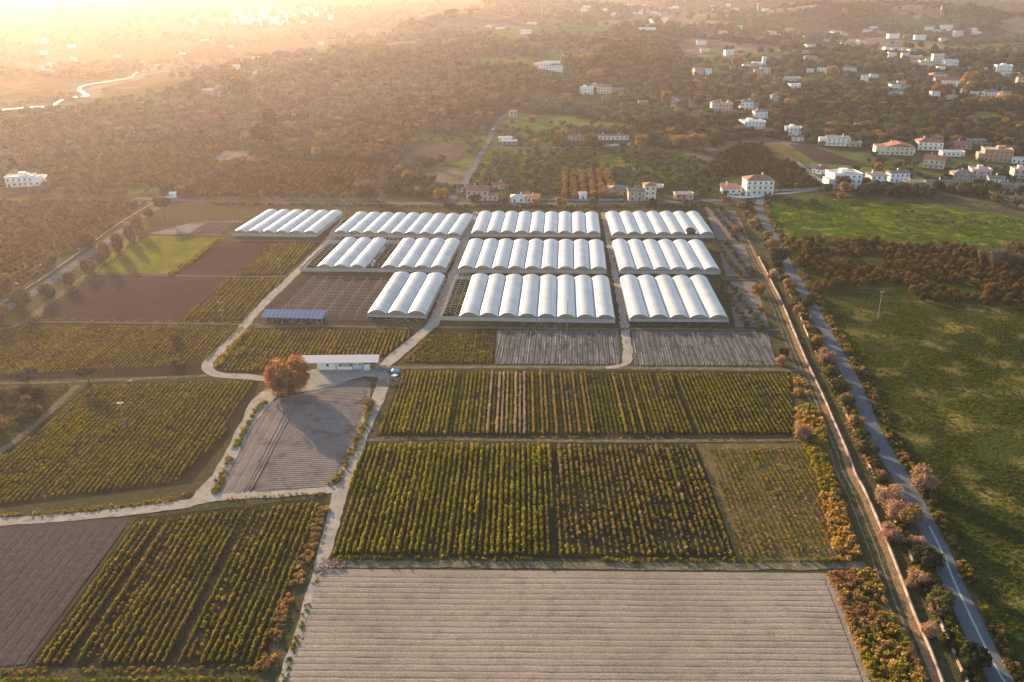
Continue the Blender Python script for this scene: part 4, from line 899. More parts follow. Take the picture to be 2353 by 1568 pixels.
def shed():
    a = T(722, 851.5)[:2]; b = T(868, 850)[:2]; w = np.linalg.norm(b-a); ang = math.atan2(b[1]-a[1], b[0]-a[0])
    e = empty('farm_shed', (*a, .17), ang, 'long low white shed with pale corrugated roof beside the big orange tree', 'shed')
    M_COR = grid_mat('corrugated_roof', (.60, .50, .46), (.50, .41, .38), .62, 900, .16)
    r = MB(); d = 4.0; x0, x1 = -4.6, w+.4
    r.v = [(x0, -1.1, 2.95), (x1, -1.1, 2.95), (x1, d, 3.7), (x0, d, 3.7), (x0, -1.1, 3.07), (x1, -1.1, 3.07), (x1, d, 3.82), (x0, d, 3.82)]
    r.f = [(4, 5, 6, 7), (0, 1, 5, 4), (1, 2, 6, 5), (2, 3, 7, 6), (3, 0, 4, 7), (3, 2, 1, 0)]; r.build('roof', M_COR, e)
    s = w/146*.98  # metres per picture pixel along the front
    def part(nm, xa, xb, ya, yb, za, zb, m, par=e): return MB().box(xa, xb, ya, yb, za, zb).build(nm, m, par)
    wl = part('wall', 1.2, 7.6*1.0, 0, 3.2, 0, 2.85, M_WHITE); wl2 = part('wall', 7.75, 13.2, 0, 3.2, 0, 2.85, M_WHITE); wl3 = part('wall', 13.4, 16.4, .1, 3.2, 0, 2.7, plain('pale_blue_paint', (.5, .62, .68), .7))
    part('wall', 1.2, x1-.5, 3.5, 3.7, 0, 3.4, M_CONC)
    for x, ww, par in ((4.3, .8, wl), (8.5, .7, wl2), (12.3, .7, wl2)): part('window', x, x+ww, -.06, .0, 1.2, 2.2, M_GLASS, par)
    part('sign_panel', 9.3, 12.2, -.05, 0, 1.1, 2.4, plain('speckled_poster', (.45, .43, .37), .8, 0, .6, 4), wl2)
    for x in (14.0, 15.4): part('window', x, x+.5, .03, .1, 1.7, 2.1, M_GLASS, wl3)
    part('door', 17.0, 19.2, -.9, -.75, .05, 2.3, plain('pale_door', (.62, .66, .66), .7))
    for x in (-3.9, -1.2, 1.1, 7.67, 13.3, 16.7, 19.4, 22, 24.2, w-.1): MB().tube([(x, -1.0, -.1), (x, -1.0, 2.97)], .07, 6).build('post', M_METAL, e)
    rg = random.Random(5)
    for i in range(7):
        x = 19.8+i*.55; y = rg.uniform(.5, 2.2); o = MB().tube([(x, y, 0), (x+rg.uniform(-.3, .6), y+.5, rg.uniform(1.3, 2.1))], .07, 5).build('plank', plain('weathered_plank', (.33, .26, .19), .9), None)
        o.matrix_world = Matrix.Translation((*a, .17)) @ Matrix.Rotation(ang, 4, 'Z'); tag(o, 'weathered plank leaning under the open end of the long shed', 'plank', 'planks leaning in the shed')
    o = MB().box(23, 24.6, .2, 1.8, 0, 1.5).build('wooden_hutch', plain('hutch_wood', (.42, .36, .28), .8)); o.matrix_world = Matrix.Translation((*a, .17)) @ Matrix.Rotation(ang, 4, 'Z'); tag(o, 'pale box standing under the right end of the shed roof', 'hutch')
    # concrete slab in front
    sl = MB().box(15.9, 19.4, -2.6, -1.5, 0, .12).build('doorstep', M_CONC, e)
shed()
def heap(name, px, py, r, h, mat, label, cat, n=60, seed=0):
    p = T(px, py); rg = random.Random(seed); m = MB()
    for i in range(n):
        t = rg.uniform(0, 6.28); q = r*math.sqrt(rg.random()); x, y = q*math.cos(t), q*math.sin(t)*.8; s = rg.uniform(.12, .5); z = h*(1-q/r)*rg.random(); L = rg.uniform(.3, 1.2); a = rg.uniform(0, 3.1)
        m.tube([(x, y, z), (x+math.cos(a)*L, y+math.sin(a)*L, z+rg.uniform(0, .3))], s*.3, 5)
    o = m.build(name, mat); o.location = (p[0], p[1], .15); return tag(o, label, cat, kind='stuff')
heap('rubble', 898, 880, 4.2, 1.2, plain('rubble_mix', (.30, .22, .17), .95, 0, .5, 2), 'brown brush and rubble heap at the corner of the pale junction', 'rubble', 150, 1)
heap('rubble', 884, 853, 2.4, 1.4, plain('mixed_scrap', (.30, .28, .27), .9, 0, .7, 3), 'mixed scrap heaped at the right end of the long shed', 'scrap', 80, 2)
heap('rubble', 1240, 747, 9, .3, plain('pink_debris', (.42, .30, .25), .95, 0, .4, 2), 'pinkish debris scattered in front of the central front greenhouse', 'rubble', 50, 3)
heap('rubble', 915, 745, 9, .6, plain('rusty_litter', (.34, .22, .16), .95, 0, .4, 2), 'rusty litter in front of the three tunnel greenhouse', 'rubble', 90, 4)
heap('rubble', 757, 1302, 4, .5, plain('dead_brush', (.36, .22, .16), .95, 0, .4, 2), 'pile of dead reddish brush beside the bottom track', 'brush pile', 80, 5)
def dome(name, px, py, rx, ry, h, mat, label, cat, rz=0):
    p = T(px, py); rng = np.random.default_rng(8); v = IV*(1+.12*rng.normal(size=(len(IV), 1)))*np.array([rx, ry, h]); v[:, 2] = np.maximum(v[:, 2], 0)
    o = put(name, mesh_np(name, v, IF, [mat], True)); o.location = (p[0], p[1], .1); o.rotation_euler = (0, 0, rz); return tag(o, label, cat)
dome('tarpaulin', 908, 857, 1.7, 1.2, 1.3, M_TARP, 'bright blue tarpaulin over a mound at the corner of the crops', 'tarpaulin')
dome('tarpaulin', 875, 853, .8, .6, .9, plain('deep_blue_tarp', (.07, .16, .4), .6), 'small dark blue cover among scrap at the shed end', 'tarpaulin')
for i, (x, y) in enumerate(((904, 865), (908.5, 866))):
    p = T(x, y); o = MB().box(-.28, .28, -1.0, 1.0, 0, .35).build('plastic_trough', M_WHITE); o.location = (p[0], p[1], .2); o.rotation_euler = (0, 0, -.7); tag(o, ('left white trough lying in front of the blue tarpaulin', 'right white trough lying in front of the blue tarpaulin')[i], 'trough', 'white troughs by the tarpaulin')
dome('plastic_sheet', 298, 877.5, .9, .5, .35, M_CONC, 'crumpled white sheet on the verge of the narrow left track', 'plastic sheet', .3)
# ------------------------------------------------------------------ houses
def box_me(nm, x0, x1, y0, y1, z0, z1, m): return MB().box(x0, x1, y0, y1, z0, z1).mesh(nm, m)
WIN = {}
def win_meshes(w, h):
    k = (round(w, 1), round(h, 1))
    if k not in WIN:
        f = MB(); t = .1; f.box(-w/2-t, w/2+t, -.09, 0, -t, 0).box(-w/2-t, w/2+t, -.07, 0, h, h+t).box(-w/2-t, -w/2, -.07, 0, 0, h).box(w/2, w/2+t, -.07, 0, 0, h)
        WIN[k] = (f.mesh('window', M_FRAME), box_me('pane', -w/2, w/2, -.03, 0, 0, h, M_GLASS), box_me('shutter', -w/2, w/2, -.05, 0, 0, h, M_SHUT), box_me('window', -w/2, w/2, -.05, 0, 0, h, M_GLASS))
    return WIN[k]
def prism(nm, w, d, z, rise, over, kind_, mat, par, x0=0, y0=0):
    """roof over a w x d body whose front left corner is at (x0-w/2, y0)"""
    a, b, c, e_ = x0-w/2-over, x0+w/2+over, y0-over, y0+d+over; m = MB(); t = .18
    B_ = [(a, c, z), (b, c, z), (b, e_, z), (a, e_, z)]; U = [(p[0], p[1], z+t) for p in B_]
    ym = (c+e_)/2; xm = (a+b)/2; ins = min((e_-c)/2, (b-a)/2)*.92
    if kind_ == 'hip':
        if b-a >= e_-c: r1, r2 = (a+ins, ym, z+t+rise), (b-ins, ym, z+t+rise)
        else: r1, r2 = (xm, c+ins, z+t+rise), (xm, e_-ins, z+t+rise)
        m.v = B_+U+[r1, r2]
        if b-a >= e_-c: m.f = [(4, 5, 9, 8), (5, 6, 9), (6, 7, 8, 9), (7, 4, 8)]
        else: m.f = [(4, 5, 8), (5, 6, 9, 8), (6, 7, 9), (7, 4, 8, 9)]
    elif kind_ == 'gable':
        m.v = B_+U+[(a, ym, z+t+rise), (b, ym, z+t+rise)]; m.f = [(4, 5, 9, 8), (6, 7, 8, 9), (5, 6, 9), (7, 4, 8)]
    elif kind_ == 'gabley':
        m.v = B_+U+[(xm, c, z+t+rise), (xm, e_, z+t+rise)]; m.f = [(5, 6, 9, 8), (7, 4, 8, 9), (4, 5, 8), (6, 7, 9)]
    elif kind_ == 'mono':
        m.v = B_+[(a, c, z+t), (b, c, z+t), (b, e_, z+t+rise), (a, e_, z+t+rise)]; m.f = [(4, 5, 6, 7)]
    else:
        m.v = B_+U; m.f = [(4, 5, 6, 7)]
    m.f += [(3, 2, 1, 0), (0, 1, 5, 4), (1, 2, 6, 5), (2, 3, 7, 6), (3, 0, 4, 7)]
    return m.build(nm, mat, par)
NH = 0
def house(px, py, wpx, floors, wall, roof, rmat, label, yaw=0, depth=.75, det=1, name='house', fh=3.0, balcony=False, porch=False, annex=None, chimney=True, group=None, lp=None, arch=False):
    global NH; NH += 1; rg = random.Random(NH*7+1)
    p = T(px, py); w = max(3.5, wpx/ppm(p)); fh = fh*(1 if p[1] < 800 else 1.25); d = w*depth if det < 2 else min(w*depth, 14); H = floors*fh+.3
    e = empty(name, (p[0], p[1], p[2]), R(yaw), label, 'house' if name == 'house' else name.replace('_', ' '), group)
    ca, sa = math.cos(R(yaw)), math.sin(R(yaw)); c = lambda x, y: (p[0]+x*ca-y*sa, p[1]+x*sa+y*ca)
    mg = 2.5; fm = 4 if p[1] < 560 else max(7, p[1]*.042); EXCL.append([c(-w/2-mg, -fm), c(w/2+mg, -fm), c(w/2+mg, d+mg), c(-w/2-mg, d+mg)])
    wl = MB().box(-w/2, w/2, 0, d, -3, H).build('wall', wall, e)
    if roof == 'flat':
        r = prism('roof', w, d, H, 0, .25, 'flat', M_FLAT, e)
        pr = MB(); a, b = -w/2-.25, w/2+.25; z = H+.183
        pr.box(a, b, -.25, -.08, z, z+.55).box(a, b, d+.08, d+.25, z, z+.55).box(a, a+.17, -.08, d+.08, z, z+.55).box(b-.17, b, -.08, d+.08, z, z+.55); pr.build('parapet', wall, r)
        if det and floors > 1: tx = rg.uniform(-w*.3, w*.1); MB().box(tx, tx+w*.26, d*.4, d*.75, H+.19, H+2.4).build('stair_tower', wall, r)
        if det > 1: MB().tube([(w*.3, d*.5, H+.18), (w*.3, d*.5, H+1.6)], .5, 10).build('water_tank', M_METAL, r)
    else:
        r = prism('roof', w, d, H, min(w, d)*.2 if roof != 'mono' else .9, .55, roof, rmat, e)
        if roof in ('gable', 'gabley'):
            pass
        if chimney and det: cx = rg.uniform(-w*.25, w*.25); MB().box(cx-.35, cx+.35, d*.6, d*.6+.7, H, H+min(w, d)*.2+1.2).build('chimney', wall, r)
    if det == 0: n = max(1, min(4, int(w/3.5))); ww, wh = 1.2, 1.4
    else: n = max(2, min(7, int(w/3.2))); ww, wh = 1.1, 1.4
    fr, pn, shm, dk = win_meshes(ww, wh)
    def addw(x, y, z, rot, door=False):
        if det >= 2:
            f = put('window', fr, wl); f.location = (x, y, z); f.rotation_euler = (0, 0, rot); put('pane', pn if rg.random() < .55 else shm, f)
        else: f = put('window', dk, wl); f.location = (x, y, z); f.rotation_euler = (0, 0, rot)
    dx = rg.randrange(n)
    for fl in range(floors):
        for i in range(n):
            x = -w/2+w*(i+.5)/n
            if fl == 0 and i == dx: continue
            addw(x, 0, fl*fh+1.0, 0)
        if det:
            ns = 2 if det == 1 else max(2, min(4, int(d/3.5)))
            for sx, rot in ((-w/2, -math.pi/2), (w/2, math.pi/2)):
                if (sx > 0) == (px > 1176) and det == 1: continue
                for i in range(ns): addw(sx, d*(i+.5)/ns, fl*fh+1.0, rot)
        if balcony and fl > 0 and det:
            bw = w*.8; bl = MB(); z = fl*fh-.05; bl.box(-bw/2, bw/2, -1.2, -.002, z, z+.15); bo = bl.build('balcony', M_CREAM, e)
            rl = MB(); rl.box(-bw/2, bw/2, -1.2, -1.14, z+.95, z+1.02)
            k = int(bw/.45)
            for j in range(k+1): x = -bw/2+.03+(bw-.06)*j/k; rl.box(x-.025, x+.025, -1.19, -1.15, z+.151, z+.949)
            rl.build('railing', M_METAL, bo)
    xd = -w/2+w*(dx+.5)/n
    dr = MB().box(xd-.5, xd+.5, -.06, 0, .02, 2.15).build('door', M_SHUT, wl)
    if det >= 2: MB().box(xd+.32, xd+.4, -.1, -.061, 1.0, 1.1).build('handle', M_METAL, dr)
    if arch:
        am = MB()
        for j in range(3):
            x = -w*.1+j*3.6; pts = [(x-1.2, -.08, .1), (x+1.2, -.08, .1)]+[(x+1.2*math.cos(t), -.08, 1.6+1.2*math.sin(t)) for t in np.linspace(0, math.pi, 9)]; a_ = MB(); a_.poly(pts); a_.poly([(q[0], -.001, q[2]) for q in pts][::-1]); a_.build('arched_opening', M_DARK, wl)
    if porch:
        ph = MB(); ph.box(-w/2, w*.1, -2.6, -.003, 2.6, 2.78); po = ph.build('porch_roof', rmat if roof != 'flat' else M_REDROOF, e)
        for x in (-w/2+.15, -w*.2, w*.1-.15): MB().tube([(x, -2.45, -.4), (x, -2.45, 2.6)], .12, 6).build('porch_post', wall, po)
    if annex:
        side, aw, af, am = annex; aw *= w; x0 = side*(w/2+aw/2); ad = d*.7
        an = MB().box(x0-aw/2+(.004 if side > 0 else 0), x0+aw/2-(.004 if side < 0 else 0), .4, ad, -3, af*fh+.2).build('annex', wall, e)
        prism('annex_roof', aw-.7, ad-.8, af*fh+.2, .7, .3, am, rmat if am != 'flat' else M_FLAT, an, x0, .7)
        ns = max(1, int(aw/3))
        for i in range(ns):
            f = put('window', fr if det > 1 else dk, an); f.location = (x0-aw/2+aw*(i+.5)/ns, .4, 1.0)
            if det > 1: put('pane', pn, f)
    return e
H_ = house
# along the back road
H_(1096, 462, 50, 2, M_PINK, 'gable', M_TERRA, 'pink house with terrace tower beside the fork in the back road', -3, .8, 2, annex=(1, .45, 1, 'hip'), balcony=False)
H_(1147, 436, 26, 1, M_PINK, 'gable', M_REDROOF, 'small dark red roofed outbuilding behind the pink house', 10, .7, 1)
H_(1190, 466.5, 31, 1, M_WHITE, 'hip', M_PALEROOF, 'small white cottage on the back road, third house from the fork', 0, .8, 2)
H_(1224, 466.5, 31, 1, M_CREAM, 'mono', M_TERRA, 'low beige cottage touching the small white cottage by the back road', 0, .7, 2)
H_(1340, 459, 16, 1, M_WHITE, 'mono', M_PALEROOF, 'tiny white hut under trees by the back road', 4, .8, 0, name='hut')
H_(1420, 449, 44, 1, M_STONE, 'hip', M_TILEGREY, 'old stone house with brown tiled roof behind the trees by the back road', -6, .9, 2, annex=(-1, .4, 1, 'mono'))
H_(1461, 463, 34, 2, M_STONE, 'gable', M_TILEGREY, 'grey roofed stone house attached to a cream house by the back road', 0, .8, 2)
H_(1493, 462, 27, 3, M_CREAM, 'hip', M_TERRA, 'narrow tall cream house attached to the grey roofed stone house', 0, 1.1, 2, chimney=False)
H_(1515, 440, 18, 1, M_WHITE, 'flat', M_FLAT, 'pale flat shed behind the tall cream house', 0, .8, 1)
H_(1572, 459, 42, 1, M_PINK, 'flat', M_FLAT, 'long pink bungalow by the back road near the olive rows', 2, .5, 2, porch=True)
# junction and meadow edge
H_(1745, 449, 62, 3, M_WHITE, 'hip', M_TERRA, 'three storey white apartment house with red hipped roof where the two asphalt roads meet', 0, .7, 2, balcony=True)
H_(1676, 446, 34, 1, M_WHITE, 'mono', M_REDROOF, 'low white house with two dark red roof panels beside the apartment house', -8, 1.3, 2, annex=(1, .3, 1, 'mono'))
H_(1946, 434, 66, 3, M_WHITE, 'flat', M_FLAT, 'big white three storey house with dark red veranda at the meadow corner', 5, .75, 2, annex=(-1, .18, 2, 'flat'))
H_(1895, 400, 30, 1, M_WHITE, 'gable', M_REDROOF, 'small house with dark red roof behind the big white house', 30, .8, 1)
H_(1877, 393, 24, 1, M_STONE, 'mono', M_TILEGREY, 'tin roofed barn end along the lane behind the big white house', 35, .6, 1, name='barn')
H_(2019, 424, 38, 2, M_WHITE, 'mono', M_TILEGREY, 'white farmhouse wing with sloping grey roof next to the big white house', 6, .8, 2, fh=2.7)
H_(2066, 420, 46, 2, M_WHITE, 'gable', M_TILEGREY, 'taller white farmhouse wing with four dark windows', 6, .5, 2)
H_(2105, 433, 42, 1, M_STONE, 'mono', M_TILEGREY, 'low stone barn left of the arched farmhouse', 4, .6, 2, name='barn', fh=3.2)
H_(2163, 433, 70, 1, M_CREAM, 'gable', M_TILEGREY, 'long stone farmhouse with three dark arches facing the meadow', 0, .3, 2, fh=3.6, arch=True)
H_(2212, 420, 44, 2, M_STONE, 'hip', M_TILEGREY, 'stone house with brown hipped roof right of the arches', -12, .8, 2, fh=2.6)
H_(2253, 413, 42, 2, M_PINK, 'flat', M_FLAT, 'square pinkish house with roof tower behind the stone house', -14, .9, 2)
H_(2290, 423, 34, 1, M_WHITE, 'gable', M_TILEGREY, 'small white house with grey roof right of the pinkish house', -14, .8, 2)
H_(2330, 443, 62, 1, M_STONE, 'gable', M_TILEGREY, 'long stone barn at the right edge above the yellow bush', -22, .5, 2, name='barn', fh=3.6)
H_(2347, 412, 36, 2, M_PINK, 'flat', M_FLAT, 'pink wall of a house cut by the right edge of the picture', -10, .8, 2)
# upper row on the right
H_(2066, 357, 62, 2, M_CREAM, 'gabley', M_TERRA, 'cream villa with red gabled roof and lower red wing, left one of the villa row', -8, .7, 2, annex=(-1, .35, 2, 'mono'), balcony=True)
H_(2137, 346, 54, 2, M_WHITE, 'hip', M_TERRA, 'white villa with red hipped roof in the middle of the villa row', -10, .7, 2, balcony=True)
H_(2094, 353, 16, 1, M_WHITE, 'mono', M_REDROOF, 'small red roofed garage between the two big villas', -8, .8, 0, name='garage')
H_(2156, 324, 22, 1, M_PINK, 'hip', M_TERRA, 'small tiled cottage peeping out behind the white villa', -5, .8, 1)
H_(2208, 343, 44, 1, M_PINK, 'hip', M_TERRA, 'pink bungalow with hipped roof right of the white villa', -14, .8, 2, porch=True)
H_(2190, 360, 50, 1, M_WHITE, 'flat', M_FLAT, 'low white flat roofed building below the pink bungalow', -3, .4, 2)
H_(2242, 332, 44, 1, M_STONE, 'flat', M_FLAT, 'weathered grey shed among trees above the brick villa', -10, .4, 1, name='shed')
H_(2292, 373, 60, 3, M_SALMON, 'flat', M_FLAT, 'three storey orange brick house standing alone on the right', -16, .8, 2, fh=2.8, annex=(-1, .2, 2, 'flat'))
H_(2340, 376, 30, 1, M_WHITE, 'flat', M_FLAT, 'low white shed right of the orange brick house', -10, .6, 1)
H_(2144, 388, 44, 2, M_CREAM, 'gable', M_TERRA, 'cream house with glazed veranda and brown gable alone above the arches', -28, .9, 2, balcony=True)
H_(1926, 336, 50, 2, M_WHITE, 'mono', M_TILEGREY, 'white house with rounded end left of the pale bare tree', -10, .5, 2, balcony=True, annex=(-1, .35, 2, 'flat'))
H_(1965, 338, 26, 1, M_STONE, 'flat', M_FLAT, 'small grey annex right of the house with rounded end', -10, .7, 1)
H_(1822, 312, 36, 2, M_WHITE, 'flat', M_FLAT, 'white cube house with roof terrace above the dark orchard', -12, .8, 2)
H_(1834, 325, 24, 1, M_WHITE, 'gable', M_REDROOF, 'tiny red roofed house below the white cube house', -5, .7, 1)
H_(1734, 297, 50, 2, M_WHITE, 'flat', M_FLAT, 'white house with balustraded terrace left of the white cube house', 8, .7, 2)
H_(1748, 277, 30, 2, M_WHITE, 'hip', M_TILEGREY, 'white house with grey roof just above the balustraded one', 0, .8, 2)
# hamlet with blue gate
H_(1650, 255, 30, 2, M_CREAM, 'hip', M_TERRA, 'cream house at the left end of the gully hamlet', 0, .7, 1)
H_(1670, 256, 24, 2, M_PINK, 'flat', M_FLAT, 'house above the blue gate in the gully hamlet', 0, .7, 1)
H_(1716, 253, 28, 2, M_WHITE, 'hip', M_TILEGREY, 'pale house with grey roof in the middle of the gully hamlet', 0, .8, 1)
H_(1738, 250, 26, 1, M_CREAM, 'gable', M_TILEGREY, 'low house at the right end of the gully hamlet', 0, .8, 1)
H_(1695, 242, 22, 1, M_STONE, 'flat', M_FLAT, 'grey shed behind the gully hamlet beside a parked van', 0, .7, 1, name='shed')
H_(1780, 238, 18, 2, M_CREAM, 'hip', M_TILEGREY, 'small round roofed tower house on the lit slope right of the hamlet', -10, 1, 1)
# centre
H_(1323, 323, 38, 1, M_CREAM, 'mono', M_TERRA, 'long low red roofed stable left of the round garden tree', 0, .35, 1, name='stable')
H_(1390, 322, 28, 1, M_WHITE, 'gable', M_TERRA, 'left wing of the long red roofed farmhouse', 0, .5, 2)
H_(1424, 322, 42, 1, M_WHITE, 'gable', M_TERRA, 'right wing of the long red roofed farmhouse behind the white fence', 0, .32, 2)
H_(1161, 326, 30, 1, M_WHITE, 'mono', M_PALEROOF, 'upper white roofed shelter near the uphill road', 0, .35, 1, name='shelter', fh=2.6)
H_(1170, 333, 34, 1, M_CONC, 'mono', M_PALEROOF, 'lower white roofed shelter near the uphill road', 0, .3, 1, name='shelter', fh=2.4)
H_(1180, 272, 17, 2, M_STONE, 'mono', M_TILEGREY, 'small roofless looking stone ruin at the bend of the uphill road', 5, .7, 1, name='ruin', fh=2.4, chimney=False)
H_(1348, 217, 30, 2, M_WHITE, 'flat', M_FLAT, 'cream house with flat roof left of the red roofed one above the poplars', 0, .6, 1)
H_(1389, 216, 32, 2, M_CREAM, 'gable', M_TERRA, 'house with red gabled roof above the poplars', 0, .7, 1)
H_(1363, 201, 17, 1, M_WHITE, 'gable', M_PALEROOF, 'small white shed above the flat roofed cream house', 0, .7, 0)
H_(1420, 212, 30, 1, M_STONE, 'flat', M_FLAT, 'low stone sheds right of the red gabled house', 0, .4, 0)
H_(1544, 236, 30, 1, M_WHITE, 'hip', M_TILEGREY, 'white house right of the tall russet tree', -4, .7, 1)
H_(1540, 250, 24, 2, M_CREAM, 'hip', M_TERRA, 'cream house with red roof right of the tall russet tree', -4, .8, 1)
H_(1478, 243, 22, 1, M_SALMON, 'flat', M_FLAT, 'unfinished brick hut left of the tall russet tree', 0, .7, 0, name='hut')
H_(1277, 165, 32, 2, M_WHITE, 'hip', M_TILEGREY, 'white balconied house in front of the hill hamlet', 0, .6, 1)
H_(1252, 160, 28, 2, M_WHITE, 'flat', M_FLAT, 'left white house of the hill hamlet', 0, .6, 1)
H_(1240, 152, 24, 1, M_CREAM, 'flat', M_FLAT, 'low house behind the left side of the hill hamlet', 0, .6, 0)
H_(1270, 149, 34, 1, M_WHITE, 'flat', M_FLAT, 'long flat white house at the back of the hill hamlet', 0, .4, 0)
H_(1209, 79, 24, 2, M_WHITE, 'flat', M_FLAT, 'white two storey house below the bare hillock', 0, .5, 0)
H_(1150, 68, 22, 1, M_WHITE, 'flat', M_FLAT, 'low pale house left below the bare hillock', 0, .5, 0)
H_(1123, 64, 14, 1, M_WHITE, 'hip', M_PALEROOF, 'leftmost small white house below the hillock', 0, .6, 0)
H_(1222, 56, 22, 1, M_WHITE, 'flat', M_FLAT, 'flat white shed on the shoulder of the hillock', 0, .4, 0)
# left
H_(47, 430, 58, 2, M_WHITE, 'flat', M_FLAT, 'white villa with wide flat eaves glowing at the left edge', 14, .6, 2, balcony=True, annex=(1, .25, 2, 'flat'))
H_(97, 419, 16, 1, M_WHITE, 'mono', M_PALEROOF, 'small white shed right of the glowing villa', 10, .7, 1, name='shed')
H_(397, 455, 12, 1, M_WHITE, 'flat', M_FLAT, 'tiny white gate house at the left road junction', 0, .6, 0, name='gate_house', fh=2.4)
H_(480, 216, 34, 1, M_CREAM, 'gable', M_PALEROOF, 'hazy farmhouse between two dark tree clumps on the left ridge', 0, .5, 1)
H_(514, 223, 26, 1, M_WHITE, 'mono', M_PALEROOF, 'hazy white barn right of the ridge farmhouse', -10, .5, 0, name='barn')
